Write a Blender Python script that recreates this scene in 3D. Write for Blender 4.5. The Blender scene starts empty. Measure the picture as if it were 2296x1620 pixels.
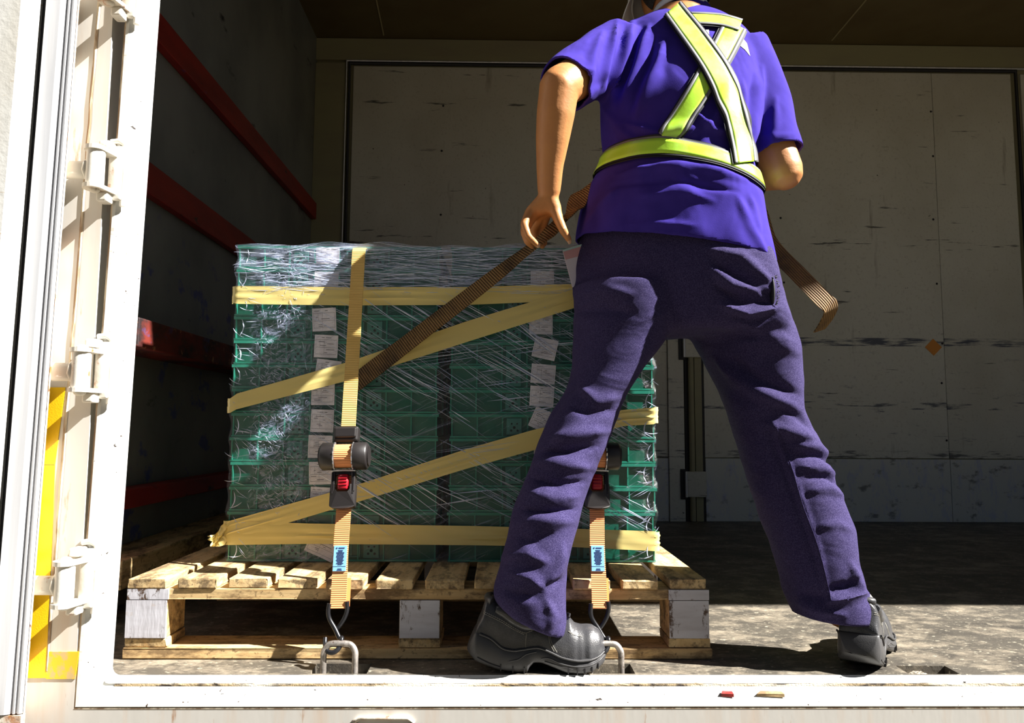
import bpy, bmesh, math, random
import numpy as np
from mathutils import Vector, Matrix
from mathutils.bvhtree import BVHTree
random.seed(7); RNG = np.random.default_rng(7)
sc = bpy.context.scene
COL = sc.collection

# ------------------------------------------------------------------ camera, sky, sun, exposure
CAM = np.array([0.0, -1.5612, 0.4736]); FPX = 1650.0; PPX, PPY = 1148.0, 810.0
def _basis(yaw, pitch, roll):
    cy, sy, cp, sp = math.cos(yaw), math.sin(yaw), math.cos(pitch), math.sin(pitch)
    f = np.array([-sy*cp, cy*cp, sp]); r = np.array([cy, sy, 0.0]); u = np.cross(r, f)
    c, s = math.cos(roll), math.sin(roll)
    return r*c+u*s, u*c-r*s, f
CR, CU, CF = _basis(-0.0153, 0.09, 0.0051)
cam = bpy.data.cameras.new('camera'); co = bpy.data.objects.new('camera', cam); COL.objects.link(co)
cam.sensor_width = 36; cam.lens = 36*FPX/2296; cam.clip_start = 0.02
co.matrix_world = Matrix(((CR[0], CU[0], -CF[0], CAM[0]), (CR[1], CU[1], -CF[1], CAM[1]), (CR[2], CU[2], -CF[2], CAM[2]), (0, 0, 0, 1)))
sc.camera = co
SUN = Vector((-1.05, 0.25, -1.0)).normalized()
world = bpy.data.worlds.new('sky'); sc.world = world; world.use_nodes = True
wn = world.node_tree; bg = wn.nodes['Background']
sky = wn.nodes.new('ShaderNodeTexSky'); sky.sky_type = 'NISHITA'; sky.sun_disc = False
sky.sun_elevation = math.asin(-SUN.z); sky.sun_rotation = math.atan2(-SUN.x, -SUN.y)
wn.links.new(sky.outputs[0], bg.inputs[0]); bg.inputs[1].default_value = 0.026
sl = bpy.data.lights.new('sun', 'SUN'); sl.energy = 18.5; sl.angle = math.radians(0.6); sl.color = (1.0, 0.965, 0.91)
so = bpy.data.objects.new('sun', sl); COL.objects.link(so); so.rotation_euler = SUN.to_track_quat('-Z', 'Y').to_euler(); so.location = (3, -4, 5)
cy_ = sc.cycles; cy_.use_adaptive_sampling = True; cy_.adaptive_threshold = 0.02; cy_.max_bounces = 5; cy_.diffuse_bounces = 3; cy_.glossy_bounces = 2; cy_.transmission_bounces = 2; cy_.transparent_max_bounces = 10; cy_.caustics_reflective = False; cy_.caustics_refractive = False
vs = sc.view_settings; vs.view_transform = 'Standard'; vs.look = 'None'; vs.exposure = 0.0; vs.gamma = 1.0; vs.use_curve_mapping = False

# ------------------------------------------------------------------ helpers
def at(x, y, Y=None, Z=None, X=None):
    """photo pixel -> world point on a plane of known depth, height or side"""
    d = CF+CR*(x-PPX)/FPX-CU*(y-PPY)/FPX
    t = (Y-CAM[1])/d[1] if Y is not None else (Z-CAM[2])/d[2] if Z is not None else (X-CAM[0])/d[0]
    return CAM+d*t
def ray(x, y):
    d = CF+CR*(x-PPX)/FPX-CU*(y-PPY)/FPX
    return d/np.linalg.norm(d)

def mat(name, base, rough=0.5, metal=0.0, layers=(), bump=None, spec=0.5, alpha=None, sheen=0.0, trans=None):
    m = bpy.data.materials.new(name); m.use_nodes = True; nt = m.node_tree; N = nt.nodes; L = nt.links
    b = N['Principled BSDF']; b.inputs['Roughness'].default_value = rough; b.inputs['Metallic'].default_value = metal
    b.inputs['Specular IOR Level'].default_value = spec
    if sheen: b.inputs['Sheen Weight'].default_value = sheen
    tc = N.new('ShaderNodeTexCoord'); oi = N.new('ShaderNodeObjectInfo')
    add = N.new('ShaderNodeVectorMath'); add.operation = 'ADD'
    sca = N.new('ShaderNodeVectorMath'); sca.operation = 'SCALE'; sca.inputs['Scale'].default_value = 37.0
    cmb = N.new('ShaderNodeCombineXYZ')
    for i in range(3): L.new(oi.outputs['Random'], cmb.inputs[i])
    L.new(cmb.outputs[0], sca.inputs[0]); L.new(tc.outputs['Object'], add.inputs[0]); L.new(sca.outputs[0], add.inputs[1])
    def noise(scale, detail=4, rgh=0.6, rot=(0, 0, 0), kind='noise', dist=0.0):
        mp = N.new('ShaderNodeMapping'); mp.inputs['Scale'].default_value = scale; mp.inputs['Rotation'].default_value = rot
        L.new(add.outputs[0], mp.inputs['Vector'])
        if kind in ('wave', 'wavez'):
            t = N.new('ShaderNodeTexWave'); t.inputs['Scale'].default_value = 1; t.inputs['Distortion'].default_value = dist; t.inputs['Detail'].default_value = detail
            t.bands_direction = 'Z' if kind == 'wavez' else 'X'
        elif kind == 'voronoi':
            t = N.new('ShaderNodeTexVoronoi'); t.inputs['Scale'].default_value = 1
        else:
            t = N.new('ShaderNodeTexNoise'); t.inputs['Scale'].default_value = 1; t.inputs['Detail'].default_value = min(detail, 5); t.inputs['Roughness'].default_value = rgh
            t.inputs['Distortion'].default_value = dist
        L.new(mp.outputs[0], t.inputs['Vector'])
        return t.outputs['Fac'] if 'Fac' in t.outputs else t.outputs['Distance']
    rgb = N.new('ShaderNodeRGB'); rgb.outputs[0].default_value = (*base, 1); cur = rgb.outputs[0]
    for ly in layers:
        f = noise(ly.get('scale', (10, 10, 10)), ly.get('detail', 4), ly.get('rgh', 0.6), ly.get('rot', (0, 0, 0)), ly.get('kind', 'noise'), ly.get('dist', 0.0))
        mr = N.new('ShaderNodeMapRange'); mr.inputs['From Min'].default_value = ly['lo']; mr.inputs['From Max'].default_value = ly['hi']
        mr.inputs['To Max'].default_value = ly.get('amt', 1.0)
        L.new(f, mr.inputs['Value'])
        fac = mr.outputs[0]
        if 'zone' in ly:      # (axis, from, to): where on the thing the wear lies
            ax, z0, z1 = ly['zone']
            sp = N.new('ShaderNodeSeparateXYZ'); L.new(tc.outputs['Object'], sp.inputs[0])
            m2 = N.new('ShaderNodeMapRange'); m2.inputs['From Min'].default_value = z0; m2.inputs['From Max'].default_value = z1
            L.new(sp.outputs[ax], m2.inputs['Value'])
            mu = N.new('ShaderNodeMath'); mu.operation = 'MULTIPLY'; L.new(fac, mu.inputs[0]); L.new(m2.outputs[0], mu.inputs[1]); fac = mu.outputs[0]
        if 'band' in ly:      # (axis, centre, half width): a scuffed strip across the thing
            ax, c0_, hw_ = ly['band']
            sp = N.new('ShaderNodeSeparateXYZ'); L.new(tc.outputs['Object'], sp.inputs[0])
            m2 = N.new('ShaderNodeMath'); m2.operation = 'COMPARE'; m2.inputs[1].default_value = c0_; m2.inputs[2].default_value = hw_; L.new(sp.outputs[ax], m2.inputs[0])
            mu = N.new('ShaderNodeMath'); mu.operation = 'MULTIPLY'; L.new(fac, mu.inputs[0]); L.new(m2.outputs[0], mu.inputs[1]); fac = mu.outputs[0]
        mx = N.new('ShaderNodeMix'); mx.data_type = 'RGBA'
        L.new(fac, mx.inputs['Factor']); L.new(cur, mx.inputs['A']); mx.inputs['B'].default_value = (*ly['col'], 1)
        cur = mx.outputs['Result']
    L.new(cur, b.inputs['Base Color'])
    prev = None
    for bp in (bump or ()):
        f = noise(bp['scale'], bp.get('detail', 3), 0.6, bp.get('rot', (0, 0, 0)), bp.get('kind', 'noise'), bp.get('dist', 0))
        bn = N.new('ShaderNodeBump'); bn.inputs['Strength'].default_value = bp.get('s', 0.3); bn.inputs['Distance'].default_value = bp.get('d', 0.01)
        L.new(f, bn.inputs['Height'])
        if prev: L.new(prev, bn.inputs['Normal'])
        prev = bn.outputs[0]
    if prev: L.new(prev, b.inputs['Normal'])
    if trans:
        b.inputs['Transmission Weight'].default_value = trans
    if alpha is not None:
        b.inputs['Alpha'].default_value = alpha
    return m

def mesh(name, verts, faces, m=None, parent=None, smooth=False, mats=None, midx=None, world=True):
    me = bpy.data.meshes.new(name); me.from_pydata([tuple(map(float, v)) for v in verts], [], [tuple(int(i) for i in f) for f in faces]); me.update()
    o = bpy.data.objects.new(name, me); COL.objects.link(o)
    for mm in (mats or [m]): me.materials.append(mm)
    if midx is not None: me.polygons.foreach_set('material_index', np.array(midx, dtype=np.int32))
    if smooth:
        me.polygons.foreach_set('use_smooth', np.ones(len(me.polygons), dtype=bool)); 
        if smooth is True: me.set_sharp_from_angle(angle=math.radians(55))
    if parent: adopt(o, parent, world)
    return o
def adopt(o, parent, world=True):
    o.parent = parent
    if world and parent.name in WM: o.matrix_parent_inverse = WM[parent.name].inverted()
WM = {}
def thing(name, label, cat, loc=(0, 0, 0), group=None, mw=None):
    o = bpy.data.objects.new(name, None); COL.objects.link(o)
    M_ = mw if mw is not None else Matrix.Translation(Vector([float(c) for c in loc]))
    o.matrix_world = M_; WM[o.name] = M_.copy(); o.empty_display_size = 0.05
    return tag(o, label, cat, group)
def tag(o, label, cat, group=None):
    o['label'] = label; o['category'] = cat
    if group: o['group'] = group
    return o
def struct(o):
    o['kind'] = 'structure'; return o
class G:
    """collects shapes into one mesh"""
    def __init__(s): s.v = []; s.f = []; s.mi = []
    def add(s, v, f, mi=0):
        n = len(s.v); s.v += [tuple(map(float, p)) for p in v]; s.f += [tuple(i+n for i in q) for q in f]; s.mi += [mi]*len(f); return s
    def box(s, a, b, mi=0, bev=0.0):
        x0, y0, z0 = a; x1, y1, z1 = b
        if bev <= 0:
            v = [(x0, y0, z0), (x1, y0, z0), (x1, y1, z0), (x0, y1, z0), (x0, y0, z1), (x1, y0, z1), (x1, y1, z1), (x0, y1, z1)]
            return s.add(v, [(0, 3, 2, 1), (4, 5, 6, 7), (0, 1, 5, 4), (1, 2, 6, 5), (2, 3, 7, 6), (3, 0, 4, 7)], mi)
        bm = bmesh.new(); bmesh.ops.create_cube(bm, size=1)
        for p in bm.verts: p.co = ((x0+x1)/2+p.co.x*(x1-x0), (y0+y1)/2+p.co.y*(y1-y0), (z0+z1)/2+p.co.z*(z1-z0))
        bmesh.ops.bevel(bm, geom=bm.edges[:], offset=bev, segments=2, affect='EDGES', profile=0.5)
        bm.verts.index_update(); s.add([p.co[:] for p in bm.verts], [[q.index for q in f.verts] for f in bm.faces], mi); bm.free(); return s
    def tube(s, pts, rad, n=12, mi=0, caps=True, up=(0, 0, 1), flat=1.0):
        v, f = tube(pts, rad, n, caps, up, flat); return s.add(v, f, mi)
    def build(s, name, m=None, parent=None, smooth=False, mats=None, world=True):
        return mesh(name, s.v, s.f, m, parent, smooth, mats, s.mi if mats else None, world)
def tube(pts, rad, n=12, caps=True, up=(0, 0, 1), flat=1.0):
    P = np.array(pts, float); k = len(P); rad = np.broadcast_to(np.array(rad, float), (k,))
    T = np.gradient(P, axis=0); T /= np.linalg.norm(T, axis=1)[:, None]+1e-12
    v = []; a = np.cross(T[0], np.array(up, float))
    if np.linalg.norm(a) < 1e-3: a = np.cross(T[0], (1.0, 0.2, 0))
    a /= np.linalg.norm(a)
    for i in range(k):
        a = a-T[i]*(a@T[i]); a /= np.linalg.norm(a); b = np.cross(T[i], a)
        for j in range(n):
            t = 2*math.pi*j/n; v.append(P[i]+rad[i]*(a*math.cos(t)+b*math.sin(t)*flat))
    f = [(i*n+j, i*n+(j+1) % n, (i+1)*n+(j+1) % n, (i+1)*n+j) for i in range(k-1) for j in range(n)]
    if caps: f += [tuple(range(n))[::-1], tuple((k-1)*n+j for j in range(n))]
    return v, f
def limb(pts, rad, n=16, sub=5):
    """rounded tapering limb through the given joints"""
    P = np.array(pts, float); r = np.array(rad, float)
    t = np.linspace(0, len(P)-1, (len(P)-1)*sub+1); ip = np.arange(len(P))
    Q = np.stack([np.interp(t, ip, P[:, c]) for c in range(3)], 1); R_ = np.interp(t, ip, r)
    d0 = (Q[0]-Q[1]); d0 /= np.linalg.norm(d0); d1 = Q[-1]-Q[-2]; d1 /= np.linalg.norm(d1)
    A = [Q[0]+d0*R_[0]*math.sin(a) for a in (1.45, 1.1, 0.6)]; ra = [R_[0]*math.cos(a) for a in (1.45, 1.1, 0.6)]
    B = [Q[-1]+d1*R_[-1]*math.sin(a) for a in (0.6, 1.1, 1.45)]; rb = [R_[-1]*math.cos(a) for a in (0.6, 1.1, 1.45)]
    return tube(np.vstack([A, Q, B]), np.concatenate([ra, R_, rb]), n)
def ball(c, r, n=20, m=14, R_=None):
    v = []; f = []; c = np.array(c, float); r = np.array(r, float)*np.ones(3)
    for i in range(m+1):
        p = math.pi*i/m
        for j in range(n):
            t = 2*math.pi*j/n; q = r*np.array([math.sin(p)*math.cos(t), math.sin(p)*math.sin(t), math.cos(p)])
            v.append(c+(R_@q if R_ is not None else q))
    for i in range(m):
        for j in range(n): f.append((i*n+j, (i+1)*n+j, (i+1)*n+(j+1) % n, i*n+(j+1) % n))
    return v, f
def loft(rings, cap=True):
    k = len(rings); n = len(rings[0]); v = [p for r in rings for p in r]
    f = [(i*n+j, i*n+(j+1) % n, (i+1)*n+(j+1) % n, (i+1)*n+j) for i in range(k-1) for j in range(n)]
    if cap: f += [tuple(range(n))[::-1], tuple((k-1)*n+j for j in range(n))]
    return v, f
def ring(c, a, b, n=40, p=2.3):
    c, a, b = (np.array(q, float) for q in (c, a, b)); out = []
    for j in range(n):
        t = 2*math.pi*j/n; x, y = math.cos(t), math.sin(t)
        out.append(c+a*math.copysign(abs(x)**(2/p), x)+b*math.copysign(abs(y)**(2/p), y))
    return out
def remesh(g, voxel, smooth=6):
    """fuse overlapping closed shapes into one continuous skin; returns verts, faces"""
    me = bpy.data.meshes.new('t'); me.from_pydata(g.v, [], g.f); me.update()
    bm = bmesh.new(); bm.from_mesh(me); bmesh.ops.recalc_face_normals(bm, faces=bm.faces); bm.to_mesh(me); bm.free()
    o = bpy.data.objects.new('t', me); COL.objects.link(o)
    md = o.modifiers.new('r', 'REMESH'); md.mode = 'VOXEL'; md.voxel_size = voxel; md.adaptivity = 0
    dg = bpy.context.evaluated_depsgraph_get(); ev = o.evaluated_get(dg); m2 = ev.to_mesh()
    V = np.empty(len(m2.vertices)*3); m2.vertices.foreach_get('co', V); V = V.reshape(-1, 3)
    F = [tuple(p.vertices) for p in m2.polygons]
    E_ = np.empty(len(m2.edges)*2, dtype=np.int64); m2.edges.foreach_get('vertices', E_); E_ = E_.reshape(-1, 2)
    ev.to_mesh_clear(); bpy.data.objects.remove(o); bpy.data.meshes.remove(me)
    return lap(V, E_, smooth), F, E_
def lap(V, E_, it, lam=0.6):
    deg = np.bincount(E_.ravel(), minlength=len(V))[:, None].astype(float); deg[deg == 0] = 1
    for _ in range(it):
        S = np.zeros_like(V)
        for c in range(3):
            S[:, c] = np.bincount(E_[:, 0], V[E_[:, 1], c], len(V))+np.bincount(E_[:, 1], V[E_[:, 0], c], len(V))
        V = V+lam*(S/deg-V)
    return V
def normals(V, F):
    Q = np.array([f if len(f) == 4 else (*f, f[-1]) for f in F]); n = np.cross(V[Q[:, 2]]-V[Q[:, 0]], V[Q[:, 3]]-V[Q[:, 1]])
    N_ = np.zeros_like(V)
    for k in range(4):
        for c in range(3): N_[:, c] += np.bincount(Q[:, k], n[:, c], len(V))
    return N_/(np.linalg.norm(N_, axis=1)[:, None]+1e-12)
def folds(V, F, lines, Yref):
    """press ridges (amp>0) and creases (amp<0) into a garment along lines lying over its back"""
    N_ = normals(V, F); D = np.zeros(len(V))
    for pts, w, amp in lines:
        P = np.array([at(x, y, Y=Yref)[[0, 2]] for x, y in pts]); best = np.full(len(V), 9.0); tt = np.zeros(len(V))
        L_ = np.concatenate([[0], np.cumsum(np.linalg.norm(np.diff(P, axis=0), axis=1))])
        # vertices are compared after sliding them along their sight depth to Yref
        s = (Yref-CAM[1])/(V[:, 1]-CAM[1]); q = np.stack([CAM[0]+(V[:, 0]-CAM[0])*s, CAM[2]+(V[:, 2]-CAM[2])*s], 1)
        for i in range(len(P)-1):
            d = P[i+1]-P[i]; u = np.clip(((q-P[i])@d)/(d@d), 0, 1); dist = np.linalg.norm(q-P[i]-u[:, None]*d, axis=1)
            k = dist < best; best[k] = dist[k]; tt[k] = (L_[i]+u[k]*np.linalg.norm(d))/L_[-1]
        ww = w/1040*np.clip(0.45+1.3*np.minimum(tt, 1-tt), 0, 1); am = 1.35*amp*np.clip(4*np.minimum(tt, 1-tt)+0.25, 0, 1)
        D += np.where(N_[:, 1] < 0.25, am*np.exp(-(best/ww)**2), 0)
    return V+N_*D[:, None]
def wob(V, F, sc_, amp, seed=0):
    N_ = normals(V, F); r = np.random.default_rng(seed); D = np.zeros(len(V))
    for _ in range(10):
        k = r.normal(size=3)*sc_; D += np.sin(V@k+r.uniform(0, 6.3))
    return V+N_*(D*amp/3.2)[:, None]
def ribbon(path, wid, nrm_off=0.0, thick=0.002):
    """path: list of (left,right) edge points -> thin solid strip"""
    v = []; f = []; n = len(path)
    A = np.array([p[0] for p in path], float); B = np.array([p[1] for p in path], float); T = np.gradient((A+B)/2, axis=0)
    Nn = np.cross(T, B-A); Nn /= np.linalg.norm(Nn, axis=1)[:, None]+1e-12
    for i in range(n):
        v += [A[i], B[i], B[i]+Nn[i]*thick, A[i]+Nn[i]*thick]
    for i in range(n-1):
        for j in range(4): f.append((i*4+j, i*4+(j+1) % 4, (i+1)*4+(j+1) % 4, (i+1)*4+j))
    f += [(0, 1, 2, 3), ((n-1)*4+3, (n-1)*4+2, (n-1)*4+1, (n-1)*4)]
    return v, f
def spline(pts, n):
    P = np.array(pts, float); k = len(P); out = []
    for t in np.linspace(0, k-1-1e-9, n):
        i = int(t); u = t-i; p0, p1, p2, p3 = P[max(i-1, 0)], P[i], P[min(i+1, k-1)], P[min(i+2, k-1)]
        out.append(0.5*((2*p1)+(-p0+p2)*u+(2*p0-5*p1+4*p2-p3)*u*u+(-p0+3*p1-3*p2+p3)*u**3))
    return np.array(out)
def copy_tree(o, mw=None, parent=None):
    c = o.copy(); COL.objects.link(c)
    if parent: c.parent = parent; c.matrix_parent_inverse = o.matrix_parent_inverse.copy()
    if mw is not None: c.matrix_world = mw; WM[c.name] = mw.copy()
    for ch in list(o.children): copy_tree(ch, None, c)
    return c

# ------------------------------------------------------------------ materials
m_white = mat('white_paint', (0.80, 0.80, 0.77), 0.38, layers=[dict(col=(0.62, 0.56, 0.45), scale=(6, 6, 2), lo=0.55, hi=0.8, amt=0.5),
    dict(col=(0.10, 0.06, 0.03), scale=(45, 45, 60), detail=5, lo=0.70, hi=0.73), dict(col=(0.55, 0.38, 0.20), scale=(14, 60, 60), lo=0.64, hi=0.72, amt=0.7)], bump=[dict(scale=(60, 60, 60), s=0.15, d=0.004)])
m_pillar = mat('grey_white_paint', (0.62, 0.60, 0.56), 0.45, layers=[dict(col=(0.62, 0.45, 0.32), scale=(22, 22, 1.6), detail=5, lo=0.52, hi=0.75, amt=0.5),
    dict(col=(0.36, 0.17, 0.06), scale=(40, 40, 7), detail=6, lo=0.66, hi=0.74, amt=0.8)], bump=[dict(scale=(25, 25, 10), s=0.1, d=0.004)])
m_rust = mat('rusty_paint', (0.72, 0.66, 0.56), 0.5, layers=[dict(col=(0.42, 0.16, 0.05), scale=(26, 26, 26), detail=6, lo=0.5, hi=0.68), dict(col=(0.12, 0.04, 0.02), scale=(60, 60, 60), lo=0.62, hi=0.72)], bump=[dict(scale=(80, 80, 80), s=0.3, d=0.003)])
m_hinge = mat('hinge_paint', (0.76, 0.73, 0.66), 0.42, layers=[dict(col=(0.40, 0.15, 0.05), scale=(30, 30, 22), detail=6, lo=0.60, hi=0.70)], bump=[dict(scale=(60, 60, 60), s=0.2, d=0.003)])
m_line = mat('sealant_line', (0.30, 0.20, 0.12), 0.8, layers=[dict(col=(0.75, 0.66, 0.5), scale=(60, 60, 9), lo=0.45, hi=0.6)])
m_alu = mat('aluminium', (0.62, 0.63, 0.66), 0.42, 0.35, layers=[dict(col=(0.80, 0.80, 0.82), scale=(40, 40, 1.5), lo=0.4, hi=0.7)], bump=[dict(scale=(200, 200, 4), s=0.08, d=0.002)])
m_rubber = mat('black_rubber', (0.012, 0.011, 0.013), 0.6)
m_yellow = mat('reflective_yellow', (0.86, 0.56, 0.01), 0.35, layers=[dict(col=(0.70, 0.38, 0.01), scale=(8, 8, 3), lo=0.5, hi=0.75, amt=0.6)], bump=[dict(scale=(420, 420, 420), kind='voronoi', s=0.15, d=0.001)])
m_yellow_worn = mat('worn_yellow_tape', (0.80, 0.50, 0.02), 0.45, layers=[dict(col=(0.45, 0.36, 0.24), scale=(60, 60, 40), detail=5, lo=0.48, hi=0.58, amt=0.7)])
m_wall = mat('wall_grey', (0.74, 0.73, 0.66), 0.62, layers=[dict(col=(0.60, 0.58, 0.50), scale=(1.4, 1.4, 1.2), lo=0.4, hi=0.7), dict(col=(0.36, 0.33, 0.27), scale=(70, 70, 70), lo=0.55, hi=0.75, amt=0.4),
    dict(col=(0.06, 0.06, 0.06), scale=(3.2, 3, 34), detail=6, lo=0.66, hi=0.71, amt=0.9), dict(col=(0.05, 0.06, 0.11), scale=(6, 6, 48), detail=5, lo=0.47, hi=0.60, amt=0.9, band=('Z', 0.935, 0.022)), dict(col=(0.06, 0.07, 0.11), scale=(7, 7, 48), detail=5, lo=0.52, hi=0.62, amt=0.85, band=('Z', 0.60, 0.02)), dict(col=(0.06, 0.06, 0.07), scale=(9, 9, 60), detail=5, lo=0.48, hi=0.60, amt=0.85, band=('Z', 0.345, 0.02)), dict(col=(0.06, 0.06, 0.06), scale=(5, 5, 50), detail=5, lo=0.58, hi=0.64, amt=0.9, band=('Z', 1.46, 0.03)), dict(col=(0.05, 0.06, 0.11), scale=(5, 5, 22), detail=7, rgh=0.75, lo=0.60, hi=0.70, amt=0.85, zone=('Z', 1.0, 0.6)),
    dict(col=(0.09, 0.08, 0.07), scale=(26, 26, 26), detail=2, lo=0.74, hi=0.77), dict(col=(0.2, 0.17, 0.12), scale=(14, 14, 2.0), detail=6, lo=0.64, hi=0.74, amt=0.5)], bump=[dict(scale=(400, 400, 400), s=0.1, d=0.001)])
m_kick = mat('kick_plate', (0.66, 0.67, 0.65), 0.5, layers=[dict(col=(0.52, 0.55, 0.68), scale=(18, 18, 7), detail=7, rgh=0.75, lo=0.5, hi=0.65), dict(col=(0.14, 0.14, 0.14), scale=(12, 12, 20), detail=6, lo=0.58, hi=0.68, amt=0.8)])
m_header = mat('header_paint', (0.34, 0.32, 0.19), 0.6, layers=[dict(col=(0.30, 0.27, 0.18), scale=(2, 2, 9), lo=0.4, hi=0.7)])
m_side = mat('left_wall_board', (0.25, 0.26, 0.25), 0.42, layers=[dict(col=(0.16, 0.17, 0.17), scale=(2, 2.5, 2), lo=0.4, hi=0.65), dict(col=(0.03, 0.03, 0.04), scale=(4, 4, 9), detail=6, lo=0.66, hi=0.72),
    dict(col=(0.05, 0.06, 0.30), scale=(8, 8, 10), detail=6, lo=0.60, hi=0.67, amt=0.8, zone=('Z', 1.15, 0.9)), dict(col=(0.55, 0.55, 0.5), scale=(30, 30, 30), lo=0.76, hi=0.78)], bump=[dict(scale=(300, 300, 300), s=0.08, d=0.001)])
m_red = mat('red_rail_paint', (0.34, 0.022, 0.014), 0.5, layers=[dict(col=(0.20, 0.012, 0.01), scale=(12, 3, 12), detail=5, lo=0.4, hi=0.7), dict(col=(0.02, 0.01, 0.01), scale=(20, 8, 20), detail=6, lo=0.64, hi=0.72), dict(col=(0.10, 0.10, 0.32), scale=(14, 6, 14), detail=6, lo=0.66, hi=0.72, amt=0.7)], bump=[dict(scale=(40, 12, 40), s=0.25, d=0.004)])
m_red2 = mat('scuffed_red_paint', (0.16, 0.02, 0.012), 0.6, layers=[dict(col=(0.02, 0.01, 0.01), scale=(12, 7, 12), detail=6, lo=0.42, hi=0.58), dict(col=(0.45, 0.20, 0.10), scale=(40, 30, 40), detail=5, lo=0.62, hi=0.70), dict(col=(0.05, 0.06, 0.2), scale=(18, 12, 18), detail=5, lo=0.62, hi=0.70, amt=0.7)], bump=[dict(scale=(40, 12, 40), s=0.25, d=0.004)])
m_ceil = mat('ceiling_board', (0.16, 0.12, 0.05), 0.6, layers=[dict(col=(0.12, 0.08, 0.03), scale=(2, 2, 2), lo=0.4, hi=0.7), dict(col=(0.4, 0.33, 0.18), scale=(25, 25, 25), lo=0.75, hi=0.78)])
m_floor = mat('dark_plywood_floor', (0.085, 0.075, 0.060), 0.5, layers=[dict(col=(0.33, 0.28, 0.21), scale=(9, 14, 9), detail=9, rgh=0.8, lo=0.46, hi=0.66, amt=0.9), dict(col=(0.025, 0.022, 0.02), scale=(3, 6, 3), detail=6, lo=0.50, hi=0.68, amt=0.8),
    dict(col=(0.52, 0.47, 0.36), scale=(70, 110, 70), detail=6, lo=0.60, hi=0.70, amt=0.8)], bump=[dict(scale=(130, 220, 130), s=0.35, d=0.003, detail=5)])
m_grit = mat('grit', (0.40, 0.35, 0.27), 0.9, layers=[dict(col=(0.10, 0.08, 0.06), scale=(140, 140, 140), lo=0.45, hi=0.6), dict(col=(0.75, 0.7, 0.6), scale=(190, 190, 190), lo=0.60, hi=0.66)], bump=[dict(scale=(200, 200, 200), s=0.8, d=0.006)])
m_steel = mat('worn_steel', (0.34, 0.31, 0.28), 0.45, 0.7, layers=[dict(col=(0.55, 0.5, 0.46), scale=(60, 60, 60), lo=0.45, hi=0.6), dict(col=(0.12, 0.07, 0.05), scale=(90, 90, 90), lo=0.58, hi=0.68)], bump=[dict(scale=(150, 150, 150), s=0.3, d=0.002)])
def wood(name, base, dark, deep, ax):
    s1 = [60, 60, 60]; s1[ax] = 4; s2 = [22, 22, 22]; s2[ax] = 8
    return mat(name, base, 0.75, layers=[dict(col=dark, scale=s1, detail=5, lo=0.42, hi=0.66, dist=0.4), dict(col=deep, scale=s2, detail=7, rgh=0.75, lo=0.47, hi=0.62, amt=0.85), dict(col=deep, scale=(90, 90, 90), detail=3, lo=0.60, hi=0.68, amt=0.7)], bump=[dict(scale=s1, s=0.3, d=0.003)])
m_wood_y = wood('pine_deck_board', (0.72, 0.53, 0.27), (0.55, 0.36, 0.16), (0.10, 0.065, 0.035), 1)
m_wood_x = wood('pine_cross_board', (0.72, 0.51, 0.25), (0.54, 0.34, 0.14), (0.15, 0.09, 0.04), 0)
m_wood_w = mat('white_washed_block', (0.66, 0.66, 0.72), 0.7, layers=[dict(col=(0.50, 0.48, 0.52), scale=(6, 6, 30), lo=0.4, hi=0.7), dict(col=(0.10, 0.06, 0.04), scale=(26, 26, 14), detail=7, rgh=0.7, lo=0.56, hi=0.62), dict(col=(0.5, 0.33, 0.16), scale=(14, 14, 20), detail=5, lo=0.62, hi=0.72)], bump=[dict(scale=(60, 60, 14), s=0.3, d=0.003)])
m_ground = mat('asphalt', (0.07, 0.06, 0.042), 0.9, layers=[dict(col=(0.10, 0.085, 0.06), scale=(80, 80, 80), lo=0.45, hi=0.65)])

# ------------------------------------------------------------------ the truck body
XL, YB, H, XR = -1.008, 2.2723, 2.572, 5.2
XO = 4.3            # far end of the side opening
ZO = 2.40           # top of the side opening
YP = -0.1340         # outer skin of the truck side
struct(mesh('ground', [(-12, -14, -1.15), (16, -14, -1.15), (16, 8, -1.15), (-12, 8, -1.15)], [(0, 1, 2, 3)], m_ground))

# floor with the three anchor pockets let into it
pockets = [(-0.365, -0.255, -0.088, -0.028), (0.155, 0.265, -0.088, -0.028), (0.800, 0.900, -0.090, -0.040)]
xs = sorted({XL-0.05, XR, *[p[0] for p in pockets], *[p[1] for p in pockets]}); ys = sorted({-0.0956, YB+0.05, *[p[2] for p in pockets], *[p[3] for p in pockets]})
g = G()
for i in range(len(xs)-1):
    for j in range(len(ys)-1):
        cx, cy = (xs[i]+xs[i+1])/2, (ys[j]+ys[j+1])/2
        if any(p[0] < cx < p[1] and p[2] < cy < p[3] for p in pockets): continue
        g.add([(xs[i], ys[j], 0), (xs[i+1], ys[j], 0), (xs[i+1], ys[j+1], 0), (xs[i], ys[j+1], 0)], [(0, 1, 2, 3)])
for x0, x1, y0, y1 in pockets:
    z = -0.03
    g.add([(x0, y0, 0), (x1, y0, 0), (x1, y1, 0), (x0, y1, 0), (x0, y0, z), (x1, y0, z), (x1, y1, z), (x0, y1, z)], [(0, 4, 5, 1), (1, 5, 6, 2), (2, 6, 7, 3), (3, 7, 4, 0), (4, 7, 6, 5)])
floor = struct(g.build('floor', m_floor))
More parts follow.
